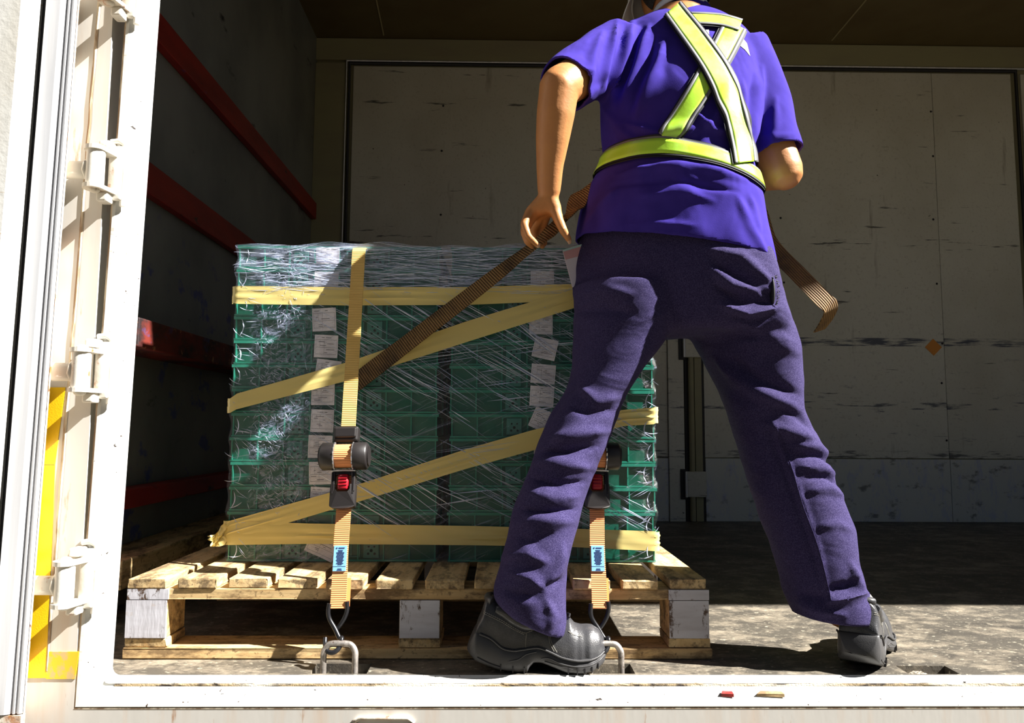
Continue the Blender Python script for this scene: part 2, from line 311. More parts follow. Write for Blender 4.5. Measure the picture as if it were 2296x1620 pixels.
for k, (x0, x1, y0, y1) in enumerate(pockets):      # grit heaped in the pockets
    n = 14; v = []; f = []
    for i in range(n):
        for j in range(n):
            u, w = i/(n-1), j/(n-1)
            hz = -0.026+(0.022 if k == 2 else 0.014)*math.exp(-((u-(0.3 if k == 2 else 0.5))**2+(w-0.5)**2)*7)+0.003*random.random()
            v.append((x0+u*(x1-x0), y0+w*(y1-y0), hz))
    f = [(i*n+j, (i+1)*n+j, (i+1)*n+j+1, i*n+j+1) for i in range(n-1) for j in range(n-1)]
    o = mesh('grit', v, f, m_grit, smooth=True); o['kind'] = 'stuff'
    tag(o, ('loose gritty dirt in the floor pocket under the steel ring in front of the middle of the pallet', 'loose gritty dirt in the floor pocket beside the toe of the black shoe', 'pale lumps of dirt in the open floor pocket at the sill away from the pallet')[k], 'dirt')

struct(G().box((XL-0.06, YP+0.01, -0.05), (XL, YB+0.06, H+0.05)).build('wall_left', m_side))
struct(G().box((XR, YP+0.01, -0.05), (XR+0.06, YB+0.06, H+0.05)).build('wall_right', m_wall))
ceiling = struct(G().box((XL-0.06, YP+0.01, H), (XR+0.06, YB+0.06, H+0.06)).build('ceiling', m_ceil))
for a, b in (((-0.641, 2.23), (-0.612, 1.60)), ((1.781, 2.223), (1.775, 1.20))):   # pale scrape marks
    G().tube([(a[0], a[1], H-0.001), (b[0], b[1], H-0.001)], 0.004, 6).build('scrape', mat('pale_scrape', (0.42, 0.36, 0.2), 0.7), ceiling)

# back wall: backing, header band, door panels, kick plates, gaskets, lock gear
wb = struct(G().box((XL-0.06, YB+0.012, -0.05), (XR+0.06, YB+0.07, H+0.05)).build('wall_back', m_header))
def panel(nm, x0, x1, z0, z1, m, pr=0.0, bev=0.002):
    return G().box((x0, YB-pr, z0), (x1, YB+0.012, z1), bev=bev).build(nm, m, wb)
xa, xb = at(784, 300, Y=YB)[0], 2.803
panel('header_band', XL, XR, 2.447, H-0.004, m_header, 0.012)
panel('corner_post', XL, xa-0.022, 0, 2.43, m_header, 0.010)
seam = 2.345
for x0, x1 in ((xa+0.012, 0.872), (1.064, seam-0.001), (seam+0.001, xb-0.02), (xb+0.035, XR)):
    panel('panel', x0, x1, 0.326, 2.418, m_wall)
    panel('kick_plate', x0, x1, 0.0, 0.322, m_kick, 0.004)
panel('door_edge', 0.874, 0.955, 0, 2.418, m_wall, 0.014)
g = G().tube([(xa-0.006, YB-0.012, 0.0), (xa-0.006, YB-0.012, 2.428), (xb, YB-0.012, 2.428), (xb, YB-0.012, 0.0)], 0.011, 10)
struct(g.build('trim_1', m_rubber, smooth=True))
g = G().tube([(xa-0.022, YB-0.016, 0.0), (xa-0.022, YB-0.016, 2.440), (xb+0.2, YB-0.016, 2.440)], 0.006, 8)
struct(g.build('trim_2', m_alu, smooth=True))
for z in (0.42, 0.72, 0.93, 1.25, 1.60, 1.95, 2.2):
    for x in (seam-0.02, 1.5, xa+0.5):
        v, f = ball((x+random.uniform(-.01, .01), YB-0.001, z), (0.006, 0.003, 0.006), 8, 5); mesh('rivet', v, f, m_rubber, wb, True)
t = thing('lock_rod', 'grey vertical lock rod with square brackets on the back wall door, seen between the legs', 'lock rod', (1.01, YB, 0))
G().box((0.962, YB-0.004, 0.0), (1.06, YB+0.01, 1.9)).build('channel', m_rubber, t)
G().tube([(0.992, YB-0.018, 0.003), (0.992, YB-0.018, 1.9)], 0.015, 14).build('rod', m_header, t, True)
G().box((1.012, YB-0.010, 0.0), (1.050, YB, 1.9), bev=0.002).build('cover_strip', m_header, t)
for z0, z1 in ((0.125, 0.255), (0.845, 0.955), (1.5, 1.62)):
    b_ = G().box((0.962, YB-0.034, z0), (1.062, YB-0.006, z1), bev=0.004).build('bracket', m_wall, t)
    G().box((0.930, YB-0.022, z0-0.012), (0.962, YB-0.002, z1+0.012), bev=0.002).build('hinge_leaf', m_rubber, b_)
    G().tube([(0.956, YB-0.032, z0), (0.956, YB-0.032, z1)], 0.007, 10).build('pin', m_alu, b_, True)
# orange diamond sticker
c = at(2093, 778, Y=YB-0.002); s_ = 0.045
o = G().add([(c[0]-s_, YB-0.0025, c[2]), (c[0], YB-0.0025, c[2]-s_), (c[0]+s_, YB-0.0025, c[2]), (c[0], YB-0.0025, c[2]+s_), (c[0]-s_, YB-0.0005, c[2]), (c[0], YB-0.0005, c[2]-s_), (c[0]+s_, YB-0.0005, c[2]), (c[0], YB-0.0005, c[2]+s_)],
    [(0, 1, 2, 3), (0, 4, 5, 1), (1, 5, 6, 2), (2, 6, 7, 3), (3, 7, 4, 0)]).build('diamond_sticker', mat('orange_sticker', (0.78, 0.30, 0.04), 0.5))
tag(o, 'small orange diamond sticker on the grey back wall', 'sticker')

# rails along the left wall
rails = [(1.565, 1.652, XL+0.028, -0.02, m_red, 'dark red wooden rail on the left wall, the topmost one', 'rail'),
         (1.117, 1.207, XL+0.028, -0.02, m_red, 'dark red wooden rail on the left wall, second from the top', 'rail'),
         (0.665, 0.738, -0.88, 0.226, m_red2, 'thick scuffed red beam jutting from the left wall with a sunlit front end', 'beam'),
         (0.262, 0.312, XL+0.06, 0.0, m_red, 'worn red rail low on the left wall above the bare wooden one', 'rail'),
         (0.092, 0.160, -0.88, 0.205, m_wood_y, 'bare wooden beam along the left wall beside the pallet', 'beam')]
for z0, z1, x1, y0, m, lb, ct in rails:
    tag(G().box((XL, y0, z0), (x1, YB-0.012, z1), bev=0.004).build('wall_rail' if ct == 'rail' else 'wall_beam', m), lb, ct)

# front side: header and far pillar of the opening, outer skin
g = G().box((XL-0.06, YP, ZO), (XR+0.06, YP+0.06, H+0.05)).box((XO, YP, -0.5), (XR+0.06, YP+0.06, ZO))
struct(g.build('wall_front', m_white))
# frame profile swept round the opening: jamb (leaning a hair) and sill
prof = [(0.0, -0.0956), (0.002, -0.0975), (0.008, -0.1095), (0.0105, -0.1105), (0.0115, -0.1085), (0.0150, -0.1090), (0.0165, -0.1135), (0.020, -0.1175), (0.032, -0.1265), (0.040, -0.1345), (0.0440, -0.1352), (0.0455, -0.134), (0.0462, -0.1295)]
def XJ(z): return -0.738+0.0195*z
def yj(d): return float(np.interp(d, [0, 0.004, 0.020, 0.040, 0.0455, 0.0465, 0.05], [-0.0956, -0.101, -0.1175, -0.1340, -0.1345, -0.1335, -0.1335]))   # the jamb has no groove
def sweep(pr):
    v = []; f = []; n = len(pr)
    for d, y in pr: v.append((XJ(ZO)-d, yj(d), ZO))
    for k in range(6):
        a = k/5*math.pi/2
        for d, y in pr:
            rr = max(0.016-0.4*d, 0.0008)          # little radius in the corner
            v.append((XJ(0)-d+rr-rr*math.cos(a), yj(d) if k < 3 else y, -d+rr-rr*math.sin(a)))
    for d, y in pr: v.append((XO, y, -d))
    for i in range(7):
        for j in range(n-1): f.append((i*n+j, i*n+j+1, (i+1)*n+j+1, (i+1)*n+j))
    return v, f
m_sill = mat('sill_paint', (0.68, 0.68, 0.65), 0.4, layers=[dict(col=(0.34, 0.30, 0.22), scale=(5, 50, 50), detail=5, lo=0.60, hi=0.72, amt=0.7), dict(col=(0.03, 0.02, 0.015), scale=(28, 70, 70), detail=4, lo=0.69, hi=0.71), dict(col=(0.05, 0.03, 0.02), scale=(90, 90, 90), detail=2, lo=0.72, hi=0.74), dict(col=(0.30, 0.16, 0.06), scale=(9, 60, 60), lo=0.68, hi=0.73, amt=0.8)], bump=[dict(scale=(60, 60, 60), s=0.15, d=0.004)])
v, f = sweep(prof); fr = struct(mesh('trim_3', v, f, m_sill))
v, f = sweep([(0.0462, -0.1295), (0.0475, -0.1345), (0.0485, -0.1345), (0.0495, -0.1295)]); mesh('sealant_edge', v, f, m_line, fr)
# dirty groove filler along the sill
n = 260; v = []; f = []
for i in range(n):
    x = -0.725+(3.2)*i/(n-1); w = 0.5+0.5*math.sin(x*9)+0.4*math.sin(x*31+1)
    for d, y in ((0.0095, -0.1102+0.001*random.random()), (0.0125, -0.1110-0.0012*w*random.random()), (0.0155, -0.1118)): v.append((x, y, -d))
f = [(i*3+j, i*3+j+1, (i+1)*3+j+1, (i+1)*3+j) for i in range(n-1) for j in range(2)]
o = mesh('groove_dirt', v, f, mat('groove_dirt', (0.34, 0.26, 0.15), 0.9, layers=[dict(col=(0.04, 0.028, 0.02), scale=(30, 30, 90), detail=5, lo=0.46, hi=0.60), dict(col=(0.7, 0.66, 0.55), scale=(5, 40, 40), lo=0.50, hi=0.62)], bump=[dict(scale=(300, 300, 300), s=0.6, d=0.003)]), fr); o['kind'] = 'stuff'
# outer skin: pillar beside the jamb and fascia under the sill
g = G().box((XL-0.06, YP, -0.0485), (XJ(0)-0.0485, YP+0.05, ZO)).box((XL-0.06, YP, -0.55), (XO, YP+0.05, -0.0485))
sk = struct(g.build('wall_outer', m_pillar))
n = 60; v = []; f = []            # run of cracked sealant down the pillar
for i in range(n):
    z = 2.3*i/(n-1)+0.02; x = at(185, 400, Y=YP)[0]+0.0195*(z-0.9)+0.0015*random.random()
    v += [(x, YP-0.001, z), (x+0.0035+0.002*random.random(), YP-0.003, z), (x+0.007, YP-0.001, z)]
f = [(i*3+j, i*3+j+1, (i+1)*3+j+1, (i+1)*3+j) for i in range(n-1) for j in range(2)]
mesh('sealant_bead', v, f, m_line, sk)
a = at(860, 1612, Y=YP)
g = G().tube([(a[0]-0.055, YP-0.001, a[2]-0.004), (a[0]-0.045, YP-0.004, a[2]+0.004), (a[0]+0.045, YP-0.004, a[2]+0.004), (a[0]+0.055, YP-0.001, a[2]-0.004), (a[0]+0.045, YP-0.003, a[2]-0.016), (a[0]-0.045, YP-0.003, a[2]-0.016), (a[0]-0.055, YP-0.001, a[2]-0.004)], 0.004, 8)
g.build('slot_rim', m_rust, sk, True)
# yellow reflective tapes on the pillar
def slab(nm, pts, th, m, Y0):
    P = [at(x, y, Y=Y0) for x, y in pts]; k = len(P); v = [(p[0], Y0-th, p[2]) for p in P]+[(p[0], Y0+0.002, p[2]) for p in P]
    f = [tuple(range(k))]+[(i, (i+1) % k, k+(i+1) % k, k+i) for i in range(k)]
    return mesh(nm, v, f, m)
tag(slab('reflective_tape', [(60, 1519), (104, 1519), (123, 1042), (84, 1042)], 0.0012, m_yellow, YP-0.001), 'long yellow reflective tape strip down the pillar, lower length reaching past the bottom hinge', 'tape', 'yellow tapes on the pillar')
tag(slab('reflective_tape', [(84, 1041), (123, 1041), (147, 868), (108, 868)], 0.0012, m_yellow, YP-0.001), 'yellow reflective tape strip just under the middle hinge on the pillar', 'tape', 'yellow tapes on the pillar')
tag(slab('reflective_tape', [(104, 1521), (169, 1521), (178, 1460), (108, 1460)], 0.0012, m_yellow_worn, YP-0.0004), 'short worn yellow tape piece turned sideways at the foot of the pillar', 'tape', 'yellow tapes on the pillar')

# folded-back side doors at the left: leaf with aluminium edge, white leaf in front of it
YD = -0.20
lean = 0.0155
def lx(x, z): return x+lean*z
def prism(nm, prof_, z0, z1, m, par=None):
    k = len(prof_); v = [(lx(x, z0), y, z0) for x, y in prof_]+[(lx(x, z1), y, z1) for x, y in prof_]
    f = [tuple(range(k)), tuple(range(2*k-1, k-1, -1))]+[(i, k+i, k+(i+1) % k, (i+1) % k) for i in range(k)]
    return mesh(nm, v, f, m, par)
xr = -0.834; xl = -0.888; zb = -0.028
d1 = struct(prism('door_1', [(xr-0.006, YD), (xl-0.9, YD), (xl-0.9, YD+0.045), (xr-0.050, YD+0.045)], zb, 2.45, m_white))
e1 = prism('edge_profile', [(xr-0.05, YD+0.05), (xr, YD-0.006), (xr, YD-0.010), (xr-0.003, YD-0.013), (xr-0.006, YD-0.013), (xr-0.007, YD-0.010), (xr-0.010, YD-0.010), (xr-0.011, YD-0.014), (xr-0.014, YD-0.014), (xr-0.015, YD-0.010), (xr-0.0175, YD-0.010), (xr-0.0185, YD-0.015), (xr-0.026, YD-0.018), (xl+0.010, YD-0.020), (xl, YD-0.016), (xl, YD+0.05)], zb, 2.45, m_alu, d1)
prism('rust_edge', [(xr-0.046, YD+0.052), (xr+0.002, YD-0.004), (xr+0.0015, YD-0.008), (xr-0.001, YD-0.006), (xr-0.05, YD+0.052)], zb-0.002, 2.45, m_rust, d1)
prism('gasket', [(xl, YD-0.006), (xl-0.012, YD-0.006), (xl-0.012, YD+0.03), (xl, YD+0.03)], zb, 2.45, m_rubber, d1)
prism('foot_cap', [(xr-0.045, YD+0.05), (xr+0.003, YD-0.004), (xr+0.003, YD-0.016), (xl-0.08, YD-0.016), (xl-0.08, YD+0.05)], zb-0.020, zb-0.002, m_rust, d1)
struct(prism('door_2', [(xl-0.010, YD-0.016), (xl-0.010, YD-0.046), (xl-0.020, YD-0.056), (xl-0.9, YD-0.056), (xl-0.9, YD-0.016)], zb+0.012, 2.45, m_white))

# hinges
def make_hinge(rusty):
    mw = Matrix.Translation((0, 0, 0)); t = thing('door_hinge', 'x', 'hinge', mw=mw, group='door hinges on the pillar')
    m1 = m_hinge
    # local: origin on the pillar face at the knuckle's middle, -y out of the wall
    plate = G().box((0.006, -0.010, -0.052), (0.034, 0.0, 0.058), bev=0.004).build('plate', m1, t, True, world=False)
    G().box((-0.004, -0.030, -0.060), (0.018, -0.002, -0.040), bev=0.004).build('block', m1, t, False, world=False)
    G().box((-0.004, -0.030, 0.046), (0.018, -0.002, 0.062), bev=0.004).build('block', m1, t, False, world=False)
    G().tube([(0.034, -0.001, -0.062), (0.036, -0.002, 0.0), (0.034, -0.001, 0.062), (0.022, -0.001, 0.070), (0.006, -0.001, 0.068)], 0.006, 8).build('weld_bead', m1, t, True, world=False)
    G().tube([(0, -0.042, -0.034), (0, -0.042, 0.034)], 0.0165, 18).build('knuckle', m1, t, True, world=False)
    for z in (-0.041, 0.034):
        g = G(); k = 16; P = [(0.0205*math.cos(a), -0.042+0.0205*math.sin(a)) for a in np.linspace(math.pi*0.5, math.pi*1.8, k)]+[(0.024, -0.014), (0.024, -0.004), (0.002, -0.004)]
        k = len(P); g.add([(x, y, z) for x, y in P]+[(x, y, z+0.008) for x, y in P], [tuple(range(k))[::-1], tuple(range(k, 2*k))]+[(i, (i+1) % k, k+(i+1) % k, k+i) for i in range(k)])
        fl = g.build('flange', m_rust if rusty and z < 0 else m1, t, False, world=False)
        v, f = ball((0, -0.042, -0.041 if z < 0 else 0.042), (0.011, 0.011, 0.007), 14, 8); mesh('pin_head', v, f, m_rust if rusty and z < 0 else m1, fl, True, world=False)
    G().box((-0.075, -0.050, -0.020), (-0.012, -0.030, 0.014), bev=0.008).build('arm', m1, t, True, world=False)
    G().tube([(-0.016, -0.042, -0.020), (-0.017, -0.051, -0.006), (-0.015, -0.051, 0.008), (-0.016, -0.040, 0.016)], 0.004, 8).build('weld', m1, t, True, world=False)
    return t
names_h = ['cream painted door hinge with a rust-brown lower flange, high on the pillar', 'cream painted door hinge right above the yellow tape on the pillar', 'cream painted door hinge crossing the yellow tape near the foot of the pillar', 'door hinge cut off by the top edge of the picture']
h0 = make_hinge(True)
hz = [at(215, 378, Y=YP-0.04), at(183, 830, Y=YP-0.04), at(146, 1308, Y=YP-0.04)]
hz.append(np.array([hz[0][0]+0.008, 0, hz[0][2]+0.375]))
h1 = make_hinge(False)
for i, p in enumerate(hz):
    mw = Matrix.Translation((p[0], YP, p[2]))
    if i == 0: o = h0; o.matrix_world = mw
    elif i == 1: o = h1; o.matrix_world = mw
    else: o = copy_tree(h1 if i < 3 else h0, mw)
    o['label'] = names_h[i]

# ------------------------------------------------------------------ pallet
PX0, PW, PD, PH = -0.764, 1.2, 1.10, 0.161
t = thing('wooden_pallet', 'weathered pine pallet with white-washed blocks under the wrapped crates', 'pallet', (PX0+PW/2, PD/2, 0))
def jit(a): return random.uniform(-a, a)
def board(nm, a, b, m, bev=0.0025):
    g = G().box(a, b, bev=bev)
    g.v = [(x+jit(.0008), y+jit(.0015), z+jit(.0006)) for x, y, z in g.v]
    return g.build(nm, m, t)
for k in range(12):
    x = PX0+k*(PW-0.080)/11; w = 0.078+jit(0.003)
    board('deck_board', (x, jit(0.006), 0.141), (x+w, PD+jit(0.006), PH+jit(0.0008)), m_wood_y)
for y0 in (0.002, PD/2-0.045, PD-0.09):
    board('cross_board', (PX0, y0, 0.119), (PX0+PW, y0+0.088, 0.1405), m_wood_x)
    board('bottom_board', (PX0-0.004, y0-0.004, 0.0005), (PX0+PW+0.004, y0+0.09, 0.0225), m_wood_x)
    for x0 in (PX0-0.002, PX0+PW/2-0.042, PX0+PW-0.084):
        bl = board('block', (x0, y0, 0.042), (x0+0.084, y0+0.088, 0.1185), m_wood_x)
        G().box((x0+0.001, y0-0.0030, 0.0425), (x0+0.083, y0+0.002, 0.118)).build('white_face', m_wood_w, bl)
        board('foot_board', (x0-0.001, y0, 0.0228), (x0+0.086, y0+0.088, 0.0415), m_wood_y)
for x0 in (PX0, PX0+PW-0.084): G().box((x0, -0.0012, 0.1195), (x0+0.084, 0.003, 0.140)).build('white_face', m_wood_w, t)

# ------------------------------------------------------------------ crates
m_green = mat('green_plastic', (0.008, 0.125, 0.080), 0.30, layers=[dict(col=(0.004, 0.075, 0.055), scale=(5, 5, 5), lo=0.4, hi=0.7, amt=0.6)], bump=[dict(scale=(300, 300, 300), s=0.05, d=0.001)])
m_rim = mat('green_rim_plastic', (0.025, 0.26, 0.18), 0.28)
m_plate = mat('pale_green_plastic', (0.05, 0.22, 0.19), 0.35)
m_hole = mat('hole_shade', (0.004, 0.02, 0.015), 0.8)  # near-black paint for the shade inside the openings
BX, BW, BY, BH, NL = -0.6365, 1.0048, 0.188, 0.7473, 13
CW, CD, CH = 0.490, 0.76, BH/NL
def make_crate():
    t = thing('folding_crate', 'x', 'crate', mw=Matrix.Translation((0, 0, 0)), group='green crates stacked on the pallet')
    r = 0.005; zt = CH-0.001; g = G()
    g.box((r, r, 0.002), (CW-r, r+0.003, zt-0.002)).box((r, CD-r-0.003, 0.002), (CW-r, CD-r, zt-0.002)).box((r, r, 0.002), (r+0.003, CD-r, zt-0.002)).box((CW-r-0.003, r, 0.002), (CW-r, CD-r, zt-0.002))
    g.box((r, r, 0.001), (CW-r, CD-r, 0.004)).build('body', m_green, t, world=False)
    g = G()
    for (a, b) in (((0, 0), (CW, 0.008)), ((0, CD-0.008), (CW, CD)), ((0, 0.008), (0.008, CD-0.008)), ((CW-0.008, 0.008), (CW, CD-0.008))):
        g.box((a[0], a[1], zt-0.007), (b[0], b[1], zt))
        g.box((a[0]+0.001, a[1]+0.001, 0.0005), (b[0]-0.001, b[1]-0.001, 0.0045))
    g.build('rim', m_rim, t, world=False)
    rm = None
    for k in range(9):
        x = 0.004+k*(CW-0.011)/8
        o = mesh('rib', *[q for q in ((lambda gg: (gg.v, gg.f))(G().box((x, 0.0005, 0.004), (x+0.003, 0.007, zt-0.006))))], m_rim, t, world=False)
    for s in (0, 1):
        for k in range(1, 5):
            y = k*CD/5; x = 0.0005 if s == 0 else CW-0.007
            G().box((x, y, 0.004), (x+0.0065, y+0.003, zt-0.006)).build('rib', m_rim, t, world=False)
    for x in (0.135, 0.318):
        p = G().box((x, 0.0015, 0.008), (x+0.036, 0.005, zt-0.009), bev=0.001).build('hole_plate', m_plate, t, world=False)
        g = G()
        for dx, dz, rr in ((0.011, 0.012, 0.0028), (0.018, 0.019, 0.0034), (0.026, 0.012, 0.0028), (0.012, 0.028, 0.0022), (0.025, 0.028, 0.0022)):
            g.tube([(x+dx, 0.0008, 0.006+dz), (x+dx, 0.0030, 0.006+dz)], rr, 10, up=(1, 0, 0))
        g.build('hole_disc', m_hole, p, world=False)  # dark discs on the plate, painted instead of real openings
    for x in (0.262,):
        fz0, fz1 = 0.010, zt-0.010; g = G()
        for a, b in (((x, fz0), (x+0.048, fz0+0.003)), ((x, fz1-0.003), (x+0.048, fz1)), ((x, fz0), (x+0.003, fz1)), ((x+0.045, fz0), (x+0.048, fz1)), ((x+0.026, fz0), (x+0.0285, fz1))):
            g.box((a[0], 0.001, a[1]), (b[0], 0.005, b[1]))
        g.build('label_frame', m_plate, t, world=False)
    return t
ordn = ['bottom', 'second', 'third', 'fourth', 'fifth', 'sixth', 'seventh', 'eighth', 'ninth', 'tenth', 'eleventh', 'twelfth', 'top']
c0 = make_crate()
for s in (0, 1):
    for k in range(NL):
        mw = Matrix.Translation((BX+s*(BW-CW)+jit(0.0025), BY+0.004+jit(0.002), PH+0.001+k*CH))
        o = c0 if (s == 0 and k == 0) else copy_tree(c0)
        o.matrix_world = mw
        side = 'the stack by the left wall' if s == 0 else 'the stack behind the man'
        o['label'] = ('green plastic crate, %s of %s' % (('bottom one' if k == 0 else 'top one' if k == NL-1 else ordn[k]+' from the bottom'), side))

# paper slips in the crates' label frames
m_paper = mat('label_paper', (0.92, 0.90, 0.97), 0.7, layers=[dict(col=(0.66, 0.64, 0.74), scale=(18, 18, 60), lo=0.45, hi=0.7, amt=0.6)])
m_ink = mat('label_ink', (0.10, 0.10, 0.12), 0.8)
def slip(px, py, w, h, rot, seed, Y0, lab):
    r = random.Random(seed); c = at(px, py, Y=Y0); nx, nz = 8, 6; v = []; f = []; mi = []
    ph = r.uniform(0, 6); am = r.uniform(0.001, 0.0025); ca, sa = math.cos(rot), math.sin(rot)
    def P(u, q, off=0.0):
        x, z = (u-0.5)*w, (q-0.5)*h
        return (c[0]+x*ca-z*sa, Y0+am*math.sin(u*5+ph)+0.0025*(0.5-q)*math.sin(ph*2)-off, c[2]+x*sa+z*ca)
    for i in range(nx+1):
        for j in range(nz+1): v.append(P(i/nx, j/nz))
    for i in range(nx):
        for j in range(nz): a = i*(nz+1)+j; f.append((a, a+nz+1, a+nz+2, a+1)); mi.append(0)
    def bar(u0, u1, q0, q1):
        k = max(1, int((u1-u0)*8))
        for i in range(k):
            ua, ub = u0+(u1-u0)*i/k, u0+(u1-u0)*(i+1)/k; n = len(v)
            v.extend([P(ua, q0, .0005), P(ub, q0, .0005), P(ub, q1, .0005), P(ua, q1, .0005)]); f.append((n, n+1, n+2, n+3)); mi.append(1)
    for q in (0.14, 0.44, 0.78): bar(0.05, 0.95, q, q+0.010)
    for u in (0.06, 0.42, 0.94): bar(u, u+0.006, 0.14, 0.78)
    bar(0.24, 0.246, 0.44, 0.78)
    for k in range(9):
        u = r.uniform(0.08, 0.62); q = r.choice([0.2, 0.27, 0.34, 0.52, 0.6, 0.68, 0.87]); bar(u, min(0.92, u+r.uniform(0.06, 0.28)), q, q+0.022)
    o = mesh('paper_slip', v, f, mats=[m_paper, m_ink], midx=mi)
    return tag(o, lab, 'paper slip', 'white paper slips on the crates')
YS = BY-0.0005
colL = [(735, 573, 0.056, 0.040, 0), (732, 628, 0.058, 0.042, -.02), (727, 716, 0.057, 0.055, .05), (731, 776, 0.055, 0.054, -.03), (735, 831, 0.058, 0.052, -.12), (724, 884, 0.054, 0.050, 0), (722, 943, 0.054, 0.053, -.02), (718, 1001, 0.056, 0.053, -.03), (720, 1060, 0.056, 0.053, .02), (722, 1117, 0.056, 0.052, -.04)]
wl = ['the topmost', 'the second', 'the third', 'the fourth', 'the fifth', 'the sixth', 'the seventh', 'the eighth', 'the ninth', 'the tenth']
for i, (x, y, w, h, rt) in enumerate(colL): slip(x, y, w, h, rt, 30+i, YS, 'printed paper slip beside the orange strap, %s from the top of its column' % wl[i] if i else 'printed paper slip beside the orange strap, topmost of its column')
slip(722, 1226, 0.070, 0.046, -0.42, 77, YS-0.001, 'large tilted paper slip on the bottom crate behind the orange strap')
colR = [(1216, 628, 0.056, 0.045, 0), (1213, 726, 0.056, 0.050, .0), (1222, 781, 0.056, 0.050, -.22), (1218, 838, 0.058, 0.046, -.08), (1215, 888, 0.057, 0.048, -.06), (1217, 942, 0.055, 0.050, -.42), (1222, 1000, 0.055, 0.05, 0.1)]
wr = ['topmost', 'second', 'third', 'fourth', 'fifth', 'sixth', 'seventh']
for i, (x, y, w, h, rt) in enumerate(colR): slip(x, y, w, h, rt, 60+i, YS, 'crumpled paper slip near the man\'s leg, %s in its column' % (wr[i] if i == 0 else wr[i]+' from the top'))

# ------------------------------------------------------------------ stretch film, its creases, yellow bands
def film_mat():
    m = bpy.data.materials.new('stretch_film'); m.use_nodes = True; nt = m.node_tree; N = nt.nodes; L = nt.links; N.remove(N['Principled BSDF'])
    out = N['Material Output']; tc = N.new('ShaderNodeTexCoord')
    def nz(scale, rot, det=6, rgh=0.65, dist=0.0):
        mp = N.new('ShaderNodeMapping'); mp.inputs['Scale'].default_value = scale; mp.inputs['Rotation'].default_value = rot
        v = N.new('ShaderNodeMapping'); v.inputs['Rotation'].default_value = rot; L.new(tc.outputs['Object'], v.inputs['Vector'])
        mp.inputs['Rotation'].default_value = (0, 0, 0); L.new(v.outputs[0], mp.inputs['Vector'])
        t = N.new('ShaderNodeTexNoise'); t.inputs['Scale'].default_value = 1; t.inputs['Detail'].default_value = det; t.inputs['Roughness'].default_value = rgh; t.inputs['Distortion'].default_value = dist
        L.new(mp.outputs[0], t.inputs['Vector']); return t.outputs['Fac']
    def rng(s, a, b, c=0.0, d=1.0):
        r = N.new('ShaderNodeMapRange'); L.new(s, r.inputs['Value']); r.inputs['From Min'].default_value = a; r.inputs['From Max'].default_value = b; r.inputs['To Min'].default_value = c; r.inputs['To Max'].default_value = d; return r.outputs[0]
    def op(o, a, b):
        q = N.new('ShaderNodeMath'); q.operation = o
        for i, s in enumerate((a, b)):
            if isinstance(s, (int, float)): q.inputs[i].default_value = s
            else: L.new(s, q.inputs[i])
        return q.outputs[0]
    sp = N.new('ShaderNodeSeparateXYZ'); L.new(tc.outputs['Object'], sp.inputs[0]); X, Z = sp.outputs[0], sp.outputs[2]
    diag = rng(nz((9, 30, 260), (0, 0.55, 0)), 0.60, 0.74)
    diag2 = rng(nz((5, 30, 150), (0, 0.35, 0)), 0.58, 0.70)
    top = op('MULTIPLY', rng(nz((8, 30, 170), (0, -0.06, 0), 8, 0.75, 0.6), 0.40, 0.66), rng(Z, 0.785, 0.83))
    cr = op('MULTIPLY', rng(nz((38, 40, 70), (0, 0.4, 0), 8, 0.78, 2.0), 0.47, 0.66), op('MULTIPLY', rng(X, -0.40, -0.46), rng(X, -0.60, -0.56)))
    s = op('MAXIMUM', op('MULTIPLY', op('MAXIMUM', diag, op('MULTIPLY', diag2, 0.6)), rng(X, -0.58, -0.50)), op('MAXIMUM', top, op('MULTIPLY', cr, 1.15)))
    fac = op('MULTIPLY', s, 0.50)
    bump = N.new('ShaderNodeBump'); bump.inputs['Strength'].default_value = 0.7; bump.inputs['Distance'].default_value = 0.004
    L.new(op('ADD', nz((12, 40, 150), (0, 0.5, 0)), op('MULTIPLY', nz((50, 50, 60), (0, 0, 0), 7, 0.7, 1.5), 0.8)), bump.inputs['Height'])
    b = N.new('ShaderNodeBsdfPrincipled'); b.inputs['Base Color'].default_value = (0.62, 0.70, 1.0, 1); b.inputs['Roughness'].default_value = 0.2; b.inputs['Specular IOR Level'].default_value = 0.9  # sky's bluish reflection painted into the milky streaks
    L.new(bump.outputs[0], b.inputs['Normal'])
    tr = N.new('ShaderNodeBsdfTransparent'); gl = N.new('ShaderNodeBsdfGlossy'); gl.inputs['Roughness'].default_value = 0.12; L.new(bump.outputs[0], gl.inputs['Normal'])
    m1 = N.new('ShaderNodeMixShader'); m1.inputs[0].default_value = 0.05; L.new(tr.outputs[0], m1.inputs[1]); L.new(gl.outputs[0], m1.inputs[2])
    m2 = N.new('ShaderNodeMixShader'); L.new(fac, m2.inputs[0]); L.new(m1.outputs[0], m2.inputs[1]); L.new(b.outputs[0], m2.inputs[2]); L.new(m2.outputs[0], out.inputs[0])
    return m
m_film = film_mat()
def translucent(name, col, rough, fac, glossy=0.5):
    m = bpy.data.materials.new(name); m.use_nodes = True; nt = m.node_tree; N = nt.nodes; L = nt.links
    b = N['Principled BSDF']; b.inputs['Base Color'].default_value = (*col, 1); b.inputs['Roughness'].default_value = rough; b.inputs['Specular IOR Level'].default_value = glossy
    tr = N.new('ShaderNodeBsdfTransparent'); mx = N.new('ShaderNodeMixShader'); mx.inputs[0].default_value = fac
    L.new(tr.outputs[0], mx.inputs[1]); L.new(b.outputs[0], mx.inputs[2]); L.new(mx.outputs[0], N['Material Output'].inputs[0])
    return m
m_crease = translucent('crease_highlight', (0.68, 0.77, 1.0), 0.18, 0.85, 1.0)  # blue-white sky reflection put into the crease colour
